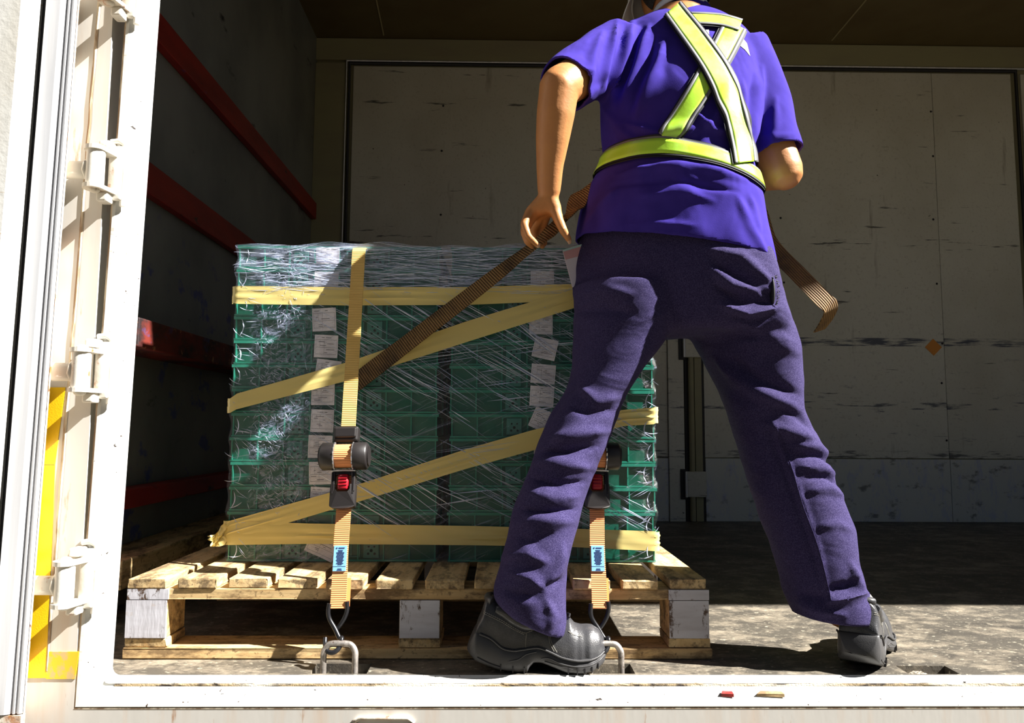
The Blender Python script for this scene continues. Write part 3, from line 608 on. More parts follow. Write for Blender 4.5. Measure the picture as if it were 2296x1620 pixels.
m_band = translucent('yellow_band_film', (0.97, 0.80, 0.30), 0.22, 0.93, 0.6)
FX0, FX1, FY0, FY1, FZ0, FZ1 = BX-0.004, BX+BW+0.004, BY-0.006, BY+CD+0.012, PH+0.002, PH+BH+0.004
# perimeter path with rounded corners
def perim(n_front=170, n_side=60):
    P = []; c = 0.010
    P += [(FX0, y) for y in np.linspace(FY1-c, FY0+c, n_side)]
    P += [(FX0+c-c*math.cos(a), FY0+c-c*math.sin(a)) for a in (0.4, 0.8, 1.2)]
    P += [(x, FY0) for x in np.linspace(FX0+c, FX1-c, n_front)]
    P += [(FX1-c+c*math.sin(a), FY0+c-c*math.cos(a)) for a in (0.4, 0.8, 1.2)]
    P += [(FX1, y) for y in np.linspace(FY0+c, FY1-c, n_side)]
    P += [(x, FY1) for x in np.linspace(FX1-c, FX0+c, 40)]
    return np.array(P)
PP = perim(); cen = np.array([(FX0+FX1)/2, (FY0+FY1)/2]); nzr = 92; v = []; f = []
for k in range(nzr):
    z = FZ0+(FZ1-FZ0)*k/(nzr-1); cyc = (z-PH)/CH; pull = 0.5-0.5*math.cos(2*math.pi*cyc)       # film sags in between the rims
    for i, p in enumerate(PP):
        q = p.copy(); corner = min(abs(p[0]-FX0), abs(p[0]-FX1)) < 0.03
        off = -0.0035*pull*(1.6 if corner else 0.5)+0.0012*math.sin(9*z*10+p[0]*60)+0.0016*math.sin(p[0]*37-z*90)+0.0008*random.random()
        d = np.array([np.sign(p[0]-cen[0]) if abs(p[0]-cen[0]) > (FX1-FX0)/2-0.012 else 0, np.sign(p[1]-cen[1]) if abs(p[1]-cen[1]) > (FY1-FY0)/2-0.012 else 0], float)
        d /= np.linalg.norm(d)+1e-9
        zz = z+(0.004*math.sin(p[0]*14)+0.003*math.sin(p[0]*41) if k == nzr-1 else 0)
        v.append((q[0]+d[0]*off, q[1]+d[1]*off, zz))
np_ = len(PP)
for k in range(nzr-1):
    for i in range(np_): f.append((k*np_+i, k*np_+(i+1) % np_, (k+1)*np_+(i+1) % np_, (k+1)*np_+i))
n0 = len(v)          # film folded in over the top
for i, p in enumerate(PP):
    d = cen-p; d /= np.linalg.norm(d); v.append((p[0]+d[0]*0.09, p[1]+d[1]*0.09, FZ1+0.002+0.002*random.random()))
for i in range(np_): f.append(((nzr-1)*np_+i, (nzr-1)*np_+(i+1) % np_, n0+(i+1) % np_, n0+i))
wrap = thing('stretch_wrap', 'clear crinkled stretch film wrapped around the green crates', 'plastic wrap', ((FX0+FX1)/2, (FY0+FY1)/2, PH))
mesh('film', v, f, m_film, wrap, True)
# taut creases in the film: thin raised strips with painted pale-blue highlights
g = G()
def crease(x, z, ln, ang, w, curve=0.0, y=None):
    n = 3 if abs(curve) < 1e-6 else 7; P = []
    y = FY0-0.0015-random.random()*0.002 if y is None else y
    for i in range(n):
        s = (i/(n-1)-0.5); P.append((x+ln*s*math.cos(ang)-curve*(s*s-0.25)*math.sin(ang)*ln, y-0.001*(1-4*s*s), z+ln*s*math.sin(ang)+curve*(s*s-0.25)*math.cos(ang)*ln))
    A = []
    for i, p in enumerate(P):
        ww = w*(1-abs(2*i/(n-1)-1)**3)*0.5+0.00008; nx, nz = -math.sin(ang), math.cos(ang); tl = random.uniform(-0.6, 0.6)*ww
        A += [(p[0]-nx*ww, p[1]-tl, p[2]-nz*ww), (p[0]+nx*ww, p[1]+tl, p[2]+nz*ww)]
    for a in A:
        if not (FX0-0.004 < a[0] < FX1+0.004 and FZ0 < a[2] < FZ1+0.006): return
    g.add(A, [(2*i, 2*i+2, 2*i+3, 2*i+1) for i in range(n-1)])
R_ = random
for _ in range(95):      # long slanting pulls in the middle, in bundles
    x = R_.uniform(-0.36, 0.32); z = R_.uniform(0.26, 0.78); b = R_.choice((-0.55, -0.52, -0.58, -0.48, -0.62, -0.42, 0.14)); ln = R_.uniform(0.08, 0.26)
    for _ in range(R_.randint(3, 10)):
        crease(x+R_.gauss(0, 0.03), z+R_.gauss(0, 0.014), ln*R_.uniform(0.4, 1.1), b+R_.gauss(0, 0.03), R_.choice((0.0005, 0.0007, 0.0009, 0.0014, 0.0024)))
for _ in range(560):     # bunched band round the top
    crease(R_.uniform(-0.60, 0.36), R_.uniform(0.795, 0.905), R_.uniform(0.02, 0.16), R_.gauss(0, 0.12), R_.choice((0.0005, 0.0008, 0.0014)), R_.uniform(-.12, .12))
for _ in range(480):     # crumpled run down the left
    z = R_.uniform(0.27, 0.90); crease(R_.gauss(-0.525+0.03*math.sin(z*9), 0.034), z, R_.uniform(0.005, 0.022), R_.choice((R_.gauss(-0.6, 0.4), R_.uniform(-1.5, 1.5))), R_.choice((0.0004, 0.0006, 0.0009)), R_.uniform(-.3, .3))
for k in range(NL):      # film arcs between the rims at the ends, curved highlights painted as strips
    z = PH+(k+0.5)*CH
    for s in (0, 1):
        x = FX0+0.024 if s == 0 else FX1-0.024
        crease(x+jit(.006), z+jit(.004), 0.040, math.pi/2+jit(0.25), 0.0024, 0.7*(1 if s == 0 else -1))
        crease(x+jit(.012), z-0.012, 0.034, R_.uniform(-0.9, 0.9), 0.0014, 0.4)
        for _ in range(3): crease(x+(0.02 if s == 0 else -0.02)+jit(.014), z+jit(.02), R_.uniform(0.02, 0.045), R_.uniform(-0.9, 0.2)*(1 if s == 0 else -1), 0.0010)
o = g.build('crease_highlight', m_crease, wrap); o['kind'] = 'stuff'

def band(name, pts, wid, seed, lab, tail=None, pleat=0.0022):
    """yellow film band: px points along the front, wrapped on round both ends of the stack"""
    r = random.Random(seed); n = 90
    C = np.array([at(x, y, Y=FY0-0.004)[[0, 2]] for x, y in pts]); L_ = np.concatenate([[0], np.cumsum(np.linalg.norm(np.diff(C, axis=0), axis=1))])
    W = np.interp(np.linspace(0, L_[-1], n), L_, wid)
    q = np.stack([np.interp(np.linspace(0, L_[-1], n), L_, C[:, c]) for c in range(2)], 1)
    off = 0.003+0.0015*r.random()
    rows = []; m = 11; ph = r.uniform(0, 6)
    prof_ = [r.uniform(-1, 1)*0.4 for _ in range(m)]; prof_[4] = 1.0; prof_[5] = -0.6; prof_[8] = 0.8; prof_[9] = -0.3
    def row(x, y, nx, ny, zc, w, s):
        out = []
        for j in range(m):
            u = j/(m-1)-0.5; d = pleat*(prof_[j]*(0.55+0.45*math.sin(s*2.2+ph))+0.12*math.sin(s*9+j*0.7))
            out.append((x+nx*(off+d), y+ny*(off+d), zc+u*w))
        return out
    for y in np.linspace(FY1, FY0+0.02, 16): rows.append(row(FX0, y, -1, 0, q[0][1], W[0]*0.9, -y))
    for a in (0.35, 0.8, 1.25): rows.append(row(FX0+0.010*(1-math.cos(a)), FY0+0.010*(1-math.sin(a)), -math.cos(a), -math.sin(a), q[0][1], W[0]*0.95, 0))
    for i in range(n):
        if FX0+0.010 < q[i][0] < FX1-0.010: rows.append(row(q[i][0], FY0, 0, -1, q[i][1], W[i], q[i][0]*6))
    for a in (0.35, 0.8, 1.25): rows.append(row(FX1-0.010*(1-math.sin(a)), FY0+0.010*(1-math.cos(a)), math.sin(a), -math.cos(a), q[-1][1], W[-1]*0.95, 3))
    for y in np.linspace(FY0+0.02, FY1, 16): rows.append(row(FX1, y, 1, 0, q[-1][1], W[-1]*0.9, y))
    v = [p for rw in rows for p in rw]; f = [(i*m+j, i*m+j+1, (i+1)*m+j+1, (i+1)*m+j) for i in range(len(rows)-1) for j in range(m-1)]
    o = mesh(name, v, f, m_band, smooth=True); tag(o, lab, 'plastic band', 'yellow film bands round the crates')
    if tail:
        P = spline(tail, 16); v = []; k = 6
        for i, p in enumerate(P):
            w = 0.020*(1-i/15)**0.7+0.004
            for j in range(k): u = j/(k-1)-0.5; v.append((p[0]+0.004*math.sin(j*2+i*0.5), p[1]+0.005*math.sin(j*1.9+i), p[2]+u*w*2))
        f = [(i*k+j, i*k+j+1, (i+1)*k+j+1, (i+1)*k+j) for i in range(15) for j in range(k-1)]
        mesh('loose_tail', v, f, m_band, o, True)
    return o
band('film_band', [(500, 660), (780, 664), (1050, 663), (1280, 655), (1500, 650)], [0.043, 0.044, 0.043, 0.040, 0.04], 1, 'horizontal yellow film band near the top of the wrapped crates')
band('film_band', [(496, 909), (780, 832), (1050, 742), (1290, 668), (1500, 606)], [0.036, 0.044, 0.050, 0.046, 0.04], 2, 'slanting yellow film band crossing behind the brown strap')
band('film_band', [(490, 1196), (800, 1106), (1050, 1027), (1200, 985), (1400, 936), (1500, 930)], [0.045, 0.040, 0.046, 0.048, 0.038, 0.040], 3, 'slanting yellow film band rising behind the ratchet buckle to the trouser leg')
tl = [at(506, 1196, Y=FY0-0.006), at(490, 1205, Y=FY0-0.012), at(478, 1211, Y=FY0-0.016), at(470, 1206, Y=FY0-0.02)]
band('film_band', [(490, 1194), (700, 1196), (1050, 1200), (1280, 1205), (1500, 1214)], [0.056, 0.046, 0.044, 0.042, 0.046], 4, 'horizontal yellow film band along the bottom of the wrapped crates', tl)

# ------------------------------------------------------------------ lashing rings, ratchet straps, brown strap
def pj(P):
    d = np.asarray(P, float)-CAM; Z = d@CF
    return np.array([PPX+FPX*(d@CR)/Z, PPY-FPX*(d@CU)/Z])
for xc, lb in ((-0.313, 'bent steel lashing ring in the floor below the fully visible orange strap'), (0.2105, 'bent steel lashing ring in the floor beside the toe of the black shoe')):
    pts = [(xc-0.031, -0.066, -0.026), (xc-0.031, -0.066, 0.020), (xc-0.0305, -0.065, 0.034), (xc-0.024, -0.064, 0.045), (xc-0.014, -0.0635, 0.049), (xc+0.014, -0.0635, 0.049), (xc+0.024, -0.064, 0.045), (xc+0.0305, -0.065, 0.034), (xc+0.031, -0.066, 0.020), (xc+0.031, -0.066, -0.026)]
    tag(G().tube(spline(pts, 40), 0.0062, 12).build('lashing_ring', m_steel, None, True), lb, 'steel ring', 'lashing rings in the floor')
def webmat(nm, c1, c2):
    return mat(nm, c1, 0.65, layers=[dict(col=c2, scale=(3, 3, 75), kind='wavez', lo=0.35, hi=0.75, amt=0.6), dict(col=c2, scale=(20, 20, 20), lo=0.4, hi=0.75, amt=0.5)], bump=[dict(scale=(3, 3, 75), kind='wavez', s=0.5, d=0.002)])
m_web1 = webmat('yellow_webbing', (0.95, 0.66, 0.22), (0.85, 0.50, 0.12)); m_web2 = webmat('orange_webbing', (0.97, 0.40, 0.16), (0.86, 0.32, 0.11))
m_web3 = mat('dark_orange_webbing', (0.66, 0.16, 0.03), 0.7)
m_blackp = mat('black_plastic', (0.018, 0.015, 0.015), 0.42, bump=[dict(scale=(500, 500, 500), s=0.05, d=0.001)]); m_redp = mat('red_plastic', (0.42, 0.008, 0.02), 0.35)
m_blue = mat('blue_tag', (0.20, 0.46, 0.84), 0.6); m_dkink = mat('tag_ink', (0.02, 0.04, 0.12), 0.8); m_tooth = mat('bright_steel', (0.7, 0.7, 0.7), 0.35, 0.9); m_hook = mat('black_coated_wire', (0.012, 0.012, 0.014), 0.28)
def ratchet_strap(T, B, ring_x, lab, mirror):
    T, B = np.array(T), np.array(B); ez = T-B; L_ = np.linalg.norm(ez); ez /= L_; ex = np.cross(np.array([0, 1.0, 0]), ez); ex /= np.linalg.norm(ex); ey = np.cross(ez, ex)   # ey points into the truck
    def line_s(ypx):
        lo, hi = 0.0, L_
        for _ in range(40):
            md = (lo+hi)/2
            if pj(B+ez*md)[1] > ypx: lo = md
            else: hi = md
        return lo
    t = thing('ratchet_strap', lab, 'strap', mw=Matrix(((ex[0], ey[0], ez[0], B[0]), (ex[1], ey[1], ez[1], B[1]), (ex[2], ey[2], ez[2], B[2]), (0, 0, 0, 1))), group='orange ratchet straps')
    zt, zr0, zr1, zb = line_s(962), line_s(998), line_s(1056), line_s(1142); z1 = zt
    hw = 0.0155; W_ = 0.0015
    # upper webbing: up to the stack's edge, over the top and back
    rows = []
    for z in np.linspace(z1-0.01, L_-0.004, 24): rows.append(((-hw, 0, z), (hw, 0, z)))
    Mi = WM[t.name].inverted()
    for y, zz in ((T[1]+0.006, T[2]+0.004), (T[1]+0.03, T[2]+0.007), (T[1]+0.3, T[2]+0.006), (FY1-0.01, T[2]+0.006), (FY1+0.012, T[2]-0.006), (FY1+0.014, PH+0.2)):
        p = Mi@Vector((T[0], y, zz)); rows.append(((p.x-hw, p.y, p.z), (p.x+hw, p.y, p.z)))
    v, f = ribbon(rows, 0, 0, -0.0022); mesh('upper_webbing', v, f, m_web1, t, world=False)
    rows = [((-hw+0.0006*math.sin(z*40), 0.001*math.sin(z*22), z), (hw+0.0006*math.sin(z*40), 0.001*math.sin(z*22+.5), z)) for z in np.linspace(0.002, zb+0.02, 30)]
    v, f = ribbon(rows, 0, 0, -0.0022); lw = mesh('lower_webbing', v, f, m_web2, t, world=False)
    rows = [((hw-0.004, 0.003, z), (hw+0.005, 0.012, z)) for z in np.linspace(0.006, 0.062, 4)]
    v, f = ribbon(rows, 0, 0, -0.002); mesh('folded_edge', v, f, m_web3, lw, world=False)
    # blue printed tag
    za, zc = line_s(1280), line_s(1223); g = G().box((-hw+0.0015, -0.0045, za), (hw-0.003, -0.0022, zc)); tg = g.build('tag', m_blue, t, world=False)
    g = G(); zz = zc-0.006; r = random.Random(3)
    g.tube([(-0.008, -0.0046, zz+0.001), (-0.008, -0.0051, zz+0.001)], 0.0016, 8, up=(1, 0, 0)); g.box((-0.004, -0.0051, zz), (0.008, -0.0046, zz+0.0022)); zz -= 0.004
    while zz > za+0.012:
        w = r.uniform(0.004, 0.008); x = 0.0
        while x < 2*w: dx = r.uniform(0.0012, 0.0035); g.box((x-w, -0.0051, zz), (min(x+dx, 2*w)-w, -0.0046, zz+0.0012)); x += dx+0.0007
        zz -= 0.0022
    g.box((-hw+0.0016, -0.0050, za+0.009), (hw-0.0031, -0.0046, za+0.0095)); g.box((-0.004, -0.0051, za+0.004), (0.004, -0.0046, za+0.0052)); g.box((-0.005, -0.0051, za+0.0015), (0.005, -0.0046, za+0.0027))
    g.build('print', m_dkink, tg, world=False)
    # ratchet: cap housing, reels, drum with webbing, side plates, lever body, red button
    zm = (zr0+zr1)/2; rr = (zr0-zr1)/2+0.001
    G().box((-0.026, -0.030, zr0+0.002), (0.028, -0.002, zt), bev=0.005).build('cap', m_blackp, t, world=False)
    G().box((-0.022, -0.034, zr0+0.010), (0.024, -0.026, zt-0.004), bev=0.003).build('cap_ridge', m_blackp, t, world=False)
    for s in (-1, 1):
        rl = G().tube([(s*0.021, -0.020, zm), (s*0.046, -0.020, zm), (s*0.050, -0.020, zm)], [rr, rr, rr-0.004], 32, up=(0, 0, 1)).build('reel', m_blackp, t, True, world=False)
        G().tube([(s*0.047, -0.020, zm), (s*0.0525, -0.020, zm)], rr*0.72, 28).build('reel_cap', m_blackp, rl, True, world=False)
        g = G(); k = 34; v = []; 
        for i in range(k): a = 2*math.pi*i/k; q = rr*(1.06 if i % 2 else 0.97); v.append((s*0.0185, -0.020+q*math.cos(a), zm+q*math.sin(a)))
        v += [(s*0.0205, y, z) for _, y, z in v]; f = [tuple(range(k)), tuple(range(2*k-1, k-1, -1))]+[(i, k+i, k+(i+1) % k, (i+1) % k) for i in range(k)]
        mesh('toothed_wheel', v, f, m_tooth, t, world=False)
        G().box((s*0.021-0.0015, -0.024, zb+0.03), (s*0.021+0.0015, -0.004, zt-0.012)).build('side_plate', m_blackp, t, world=False)
    G().tube([(-0.018, -0.020, zm), (0.018, -0.020, zm)], rr*0.86, 28).build('wound_webbing', m_web2, t, True, world=False)
    zl = zr1-0.002
    G().box((-0.024, -0.020, zl-0.010), (0.024, -0.004, zl), bev=0.002).build('hinge_bar', m_blackp, t, world=False)
    for s in (-1, 1): G().box((s*0.021-0.004, -0.024, zb+0.034), (s*0.021+0.004, -0.004, zl-0.004), bev=0.002).build('lever_arm', m_blackp, t, world=False)
    G().tube([(-0.025, -0.023, zl-0.001), (0.0, -0.025, zl-0.001), (0.025, -0.023, zl-0.001)], 0.0022, 8).build('spring_wire', m_tooth, t, True, world=False)
    g = G(); n = 10; out = [(-0.0265, zb+0.050), (-0.0265, zb+0.006)]+[(0.0265*math.sin(a), zb+0.006-0.007*math.cos(a)) for a in np.linspace(-1.3, 1.3, 9)]+[(0.0265, zb+0.006), (0.0265, zb+0.050), (0.0155, zb+0.050), (0.0155, zb+0.040), (0.011, zb+0.034), (-0.011, zb+0.034), (-0.0155, zb+0.040), (-0.0155, zb+0.050)]
    k = len(out); g.add([(x, -0.027+0.006*(abs(x)/0.0265)**2, z) for x, z in out]+[(x, -0.003, z) for x, z in out], [tuple(range(k)), tuple(range(2*k-1, k-1, -1))]+[(i, k+i, k+(i+1) % k, (i+1) % k) for i in range(k)])
    g.build('lever', m_blackp, t, world=False)
    G().box((-0.015, -0.014, zb+0.030), (0.015, -0.008, zl-0.006)).build('webbing_window', m_web2, t, world=False)
    b_ = G().box((-0.0115, -0.026, zb+0.038), (0.0115, -0.010, zl-0.008), bev=0.005).build('red_button', m_redp, t, True, world=False)
    g = G()
    for q in (0.3, 0.5, 0.7): z = zb+0.038+(zl-zb-0.046)*q; g.tube([(-0.009, -0.0265, z), (0, -0.0275, z), (0.009, -0.0265, z)], 0.0013, 6)
    g.build('grip_ridge', m_redp, b_, True, world=False)
    # wire hook in world space down to the ring
    bz = B[2]; bx = B[0]; Yh = B[1]-0.001
    A = [(bx-0.017, Yh, bz+0.012), (bx-0.0185, Yh-0.001, bz-0.004), (bx-0.015, Yh-0.002, bz-0.018), (bx-0.003, Yh-0.005, bz-0.036), (bx+0.009, Yh-0.012, bz-0.054), (bx+0.0145, Yh-0.022, 0.058), (bx+0.012, Yh-0.030, 0.043), (bx+0.003, Yh-0.036, 0.035), (bx-0.010, Yh-0.034, 0.036), (bx-0.018, Yh-0.022, 0.046), (bx-0.020, Yh-0.014, 0.056)]
    Cc = [(bx+0.018, Yh+0.004, bz+0.016), (bx+0.0185, Yh+0.003, bz), (bx+0.014, Yh+0.002, bz-0.016), (bx+0.004, Yh+0.001, bz-0.032), (bx-0.004, Yh, bz-0.040)]
    hk = G().tube(spline(A, 48), 0.0046, 12).build('hook', m_hook, t, True); G().tube(spline(Cc, 24), 0.0046, 12).build('hook_loop', m_hook, hk, True)
    return t
ratchet_strap(at(805, 560, Y=FY0-0.010), at(757, 1366, Y=-0.034), -0.313, 'orange ratchet strap with black buckle, fully in view down the front of the crates', 1)
ratchet_strap(at(1320, 558, Y=FY0-0.010), at(1344, 1366, Y=-0.034), 0.21, 'orange ratchet strap partly hidden behind the trouser leg', -1)

m_brown = mat('brown_webbing', (0.15, 0.075, 0.022), 0.75, layers=[dict(col=(0.42, 0.25, 0.075), scale=(55, 55, 55), kind='wave', rot=(0, 0.66, 0), lo=0.45, hi=0.9, amt=0.75), dict(col=(0.03, 0.016, 0.008), scale=(9, 9, 9), detail=5, lo=0.48, hi=0.68, amt=0.75)], bump=[dict(scale=(55, 55, 55), kind='wave', rot=(0, 0.66, 0), s=0.8, d=0.004)])
HANDR = np.array([0.47, 0.36, 1.035])
cen_ = [at(782, 870, Y=FY0-0.010), at(900, 780, Y=FY0-0.026), at(1050, 665, Y=0.125), at(1150, 588, Y=0.095), at(1232, 522, Y=0.052), at(1285, 470, Y=0.060), at(1330, 420, Y=0.135), HANDR+np.array([-0.03, 0.0, 0.0]), at(1670, 440, Y=0.330), at(1725, 545, Y=0.300), at(1790, 615, Y=0.280), at(1846, 672, Y=0.255), at(1862, 690, Y=0.262), at(1853, 715, Y=0.295), at(1836, 740, Y=0.325)]
wv = [(0.62, 0, 0.78)]*5+[(0.75, 0.1, 0.66), (0.75, 0.3, 0.55), (0.05, 0.25, 0.97), (0.80, 0.1, 0.55), (0.80, 0.05, 0.55), (0.70, 0.05, 0.70), (0.74, 0.05, 0.66), (0.85, 0.20, 0.40), (0.85, 0.40, 0.20), (0.75, 0.55, 0.15)]
wv[8] = (0.85, 0.1, 0.2)
wv = [np.array(w)/np.linalg.norm(w) for w in wv]
for i in range(7, 8): wv[i] = -wv[i] if wv[i]@wv[6] < 0 else wv[i]
C_ = spline(cen_, 160); Wv = np.stack([np.interp(np.linspace(0, len(wv)-1, 160), range(len(wv)), np.array(wv)[:, c]) for c in range(3)], 1)
Tn = np.gradient(C_, axis=0); Tn /= np.linalg.norm(Tn, axis=1)[:, None]; Wv = Wv-Tn*np.sum(Wv*Tn, axis=1)[:, None]; Wv /= np.linalg.norm(Wv, axis=1)[:, None]
v, f = ribbon([(c-w*0.0225, c+w*0.0225) for c, w in zip(C_, Wv)], 0, 0, 0.003)
tag(mesh('webbing_strap', v, f, m_brown), 'long worn brown webbing strap pulled slantwise across the crates by the man', 'strap')

# chips lying on the sill
for x, y, w, lb in ((1631, 1573, 0.012, 'small reddish-brown chip lying on the white sill'), (1728, 1571, 0.026, 'thin dark wood splinter lying on the white sill')):
    p = at(x, y, Y=-0.126); n = 10; g = G()
    g.add([(p[0]-w, -0.126, -0.029), (p[0]+w, -0.128, -0.030), (p[0]+w*0.9, -0.120, -0.025), (p[0]-w*0.8, -0.121, -0.0245), (p[0]-w, -0.127, -0.024), (p[0]+w, -0.128, -0.0245), (p[0]+w*0.85, -0.122, -0.021), (p[0]-w*0.7, -0.122, -0.0205)], [(0, 3, 2, 1), (4, 5, 6, 7), (0, 1, 5, 4), (1, 2, 6, 5), (2, 3, 7, 6), (3, 0, 4, 7)])
    tag(g.build('wood_chip', m_red if w < 0.02 else m_wood_x), lb, 'chip')

# ------------------------------------------------------------------ the man
m_skin = mat('skin', (0.54, 0.235, 0.08), 0.48, layers=[dict(col=(0.46, 0.19, 0.075), scale=(16, 16, 16), lo=0.4, hi=0.7, amt=0.6)], bump=[dict(scale=(180, 180, 180), s=0.12, d=0.002), dict(scale=(45, 45, 90), s=0.12, d=0.004)])
m_shirt = mat('purple_cotton', (0.050, 0.031, 0.30), 0.95, spec=0.15, layers=[dict(col=(0.040, 0.024, 0.25), scale=(20, 20, 20), lo=0.4, hi=0.7)], bump=[dict(scale=(700, 700, 700), s=0.25, d=0.001), dict(scale=(11, 11, 8), s=0.35, d=0.016, detail=2, dist=0.6)])
m_trous = mat('navy_twill', (0.030, 0.023, 0.078), 0.95, spec=0.15, layers=[dict(col=(0.066, 0.054, 0.140), scale=(500, 500, 500), lo=0.45, hi=0.6)], bump=[dict(scale=(800, 800, 800), s=0.3, d=0.001), dict(scale=(9, 9, 14), s=0.35, d=0.016, detail=2, dist=0.8)])
m_leather = mat('black_leather', (0.050, 0.050, 0.054), 0.34, layers=[dict(col=(0.085, 0.085, 0.088), scale=(30, 30, 30), lo=0.45, hi=0.7)], bump=[dict(scale=(420, 420, 420), kind='voronoi', s=0.25, d=0.001), dict(scale=(35, 35, 35), s=0.12, d=0.004)])
m_sole = mat('grey_rubber_sole', (0.055, 0.054, 0.056), 0.45, bump=[dict(scale=(500, 500, 500), s=0.3, d=0.001)])
m_stitch = mat('stitching', (0.42, 0.40, 0.34), 0.8)
m_lime = mat('lime_reflective', (0.52, 0.92, 0.06), 0.35, layers=[dict(col=(0.66, 0.95, 0.25), scale=(12, 12, 12), lo=0.45, hi=0.7)], bump=[dict(scale=(40, 40, 40), s=0.15, d=0.003)])
m_piping = mat('grey_piping', (0.15, 0.15, 0.165), 0.5); m_backing = mat('black_backing', (0.012, 0.012, 0.018), 0.7)
m_hatm = mat('white_hard_hat', (0.78, 0.78, 0.76), 0.3); m_hair = mat('black_hair', (0.012, 0.010, 0.010), 0.45, bump=[dict(scale=(300, 300, 60), s=0.6, d=0.004)])
m_trim = mat('white_collar', (0.75, 0.80, 0.85), 0.8)
man = thing('person', 'man in purple T-shirt, dark trousers and lime harness bending to pull a strap', 'person', (0.38, 0.02, 0))

def row(y, xl, xr, Y, dep, tilt=0.0, p=2.05, n=48, sk=0.0):
    h0 = (at(xr, y, Y=Y)-at(xl, y, Y=Y))[0]/2
    a, b = at(xl, y, Y=Y-sk*h0), at(xr, y, Y=Y+sk*h0); c = (a+b)/2; hv = (b-a)/2
    R__ = ring(c, hv, (0, dep, 0), n, p)
    return [np.array([q[0], q[1], q[2]+tilt*(q[0]-c[0])]) for q in R__]
def dense(rows, k=4):
    A = np.array(rows); out = []
    for j in range(A.shape[1]): out.append(spline(A[:, j], (len(A)-1)*k+1))
    return list(np.array(out).transpose(1, 0, 2))

# --- body: one continuous skin
HC = at(1518, -10, Y=0.265); hf = np.array([-0.46, 0.74, -0.48]); hf /= np.linalg.norm(hf); hr = np.cross(hf, (0, 0, 1.0)); hr /= np.linalg.norm(hr); hu = np.cross(hr, hf)
HR = np.stack([hr, hf, hu], 1)
def hd(x, y, z): return HC+HR@np.array([x, y, z])
SL, EL, WL = at(1385, 125, Y=0.14), at(1254, 196, Y=-0.045), at(1231, 428, Y=0.012)
SR, ER = at(1655, 140, Y=0.14), at(1758, 385, Y=0.085)
AL, AR = np.array([0.072, -0.048, 0.10]), np.array([0.706, -0.012, 0.10])
g = G()
g.add(*limb([at(1515, 520, Y=0.06), at(1520, 380, Y=0.075), at(1522, 200, Y=0.12), at(1524, 90, Y=0.155)], [0.115, 0.105, 0.115, 0.09], 24))
g.add(*limb([SL, at(1524, 90, Y=0.15), SR], [0.055, 0.07, 0.055], 18))
g.add(*limb([at(1525, 80, Y=0.165), at(1524, 20, Y=0.20), HC], [0.062, 0.054, 0.05], 18))
g.add(*limb([SL, (SL+EL)/2, EL], [0.055, 0.050, 0.044], 18))
g.add(*limb([EL, at(1246, 255, Y=-0.038), at(1239, 310, Y=-0.025), at(1233, 370, Y=-0.008), WL], [0.043, 0.0415, 0.037, 0.030, 0.0255], 18))
g.add(*limb([SR, (SR+ER)/2, ER], [0.055, 0.050, 0.043], 18)); g.add(*limb([ER, at(1700, 392, Y=0.20), HANDR+np.array([0.035, -0.02, 0.02])], [0.041, 0.040, 0.027], 18))
hipl, hipr = at(1420, 640, Y=0.05), at(1620, 650, Y=0.05)
g.add(*limb([at(1515, 560, Y=0.055), hipl, at(1362, 840, Y=0.02), at(1292, 980, Y=-0.010), at(1212, 1200, Y=-0.045), AL], [0.10, 0.070, 0.054, 0.046, 0.042, 0.034], 18)); g.add(*limb([at(1515, 560, Y=0.055), hipr, at(1700, 850, Y=0.03), at(1760, 1020, Y=0.02), AR], [0.10, 0.070, 0.055, 0.048, 0.034], 18))
# left hand: palm from five metacarpals, then the digits
def D(x, y, Y): return at(x, y, Y=Y)
W2 = D(1229, 440, 0.014)
g.add(*limb([W2, D(1188, 474, 0.022)], [0.019, 0.0115], 12)); g.add(*limb([W2, D(1198, 480, 0.034)], [0.019, 0.012], 12)); g.add(*limb([W2, D(1210, 484, 0.046)], [0.019, 0.012], 12)); g.add(*limb([W2, D(1223, 486, 0.056)], [0.019, 0.012], 12))
g.add(*limb([W2, D(1243, 466, 0.016)], [0.021, 0.0165], 12)); g.add(*limb([D(1244, 468, 0.018), D(1218, 482, 0.048)], [0.015, 0.012], 12)); g.add(*limb([W2, D(1212, 466, 0.024)], [0.021, 0.019], 12)); g.add(*limb([D(1230, 462, 0.020), D(1200, 470, 0.028)], [0.019, 0.015], 12))
g.add(*limb([D(1243, 466, 0.016), D(1252, 492, 0.010), D(1263, 516, 0.006), D(1277, 540, 0.014)], [0.0155, 0.0115, 0.0100, 0.0068], 12))           # thumb
g.add(*limb([D(1188, 474, 0.022), D(1175, 503, 0.008), D(1184, 529, 0.002), D(1206, 550, 0.016)], [0.0112, 0.0095, 0.0084, 0.0066], 12))          # little finger
g.add(*limb([D(1198, 480, 0.034), D(1175, 517, 0.028), D(1183, 541, 0.024), D(1193, 552, 0.034)], [0.0118, 0.0100, 0.0090, 0.0072], 12))          # ring finger
g.add(*limb([D(1210, 484, 0.046), D(1196, 512, 0.080), D(1203, 538, 0.096), D(1216, 552, 0.088)], [0.0118, 0.0102, 0.0092, 0.0074], 12))          # middle finger
g.add(*limb([D(1223, 486, 0.056), D(1218, 508, 0.088), D(1214, 530, 0.100), D(1222, 545, 0.094)], [0.0118, 0.0100, 0.0090, 0.0072], 12))          # index finger
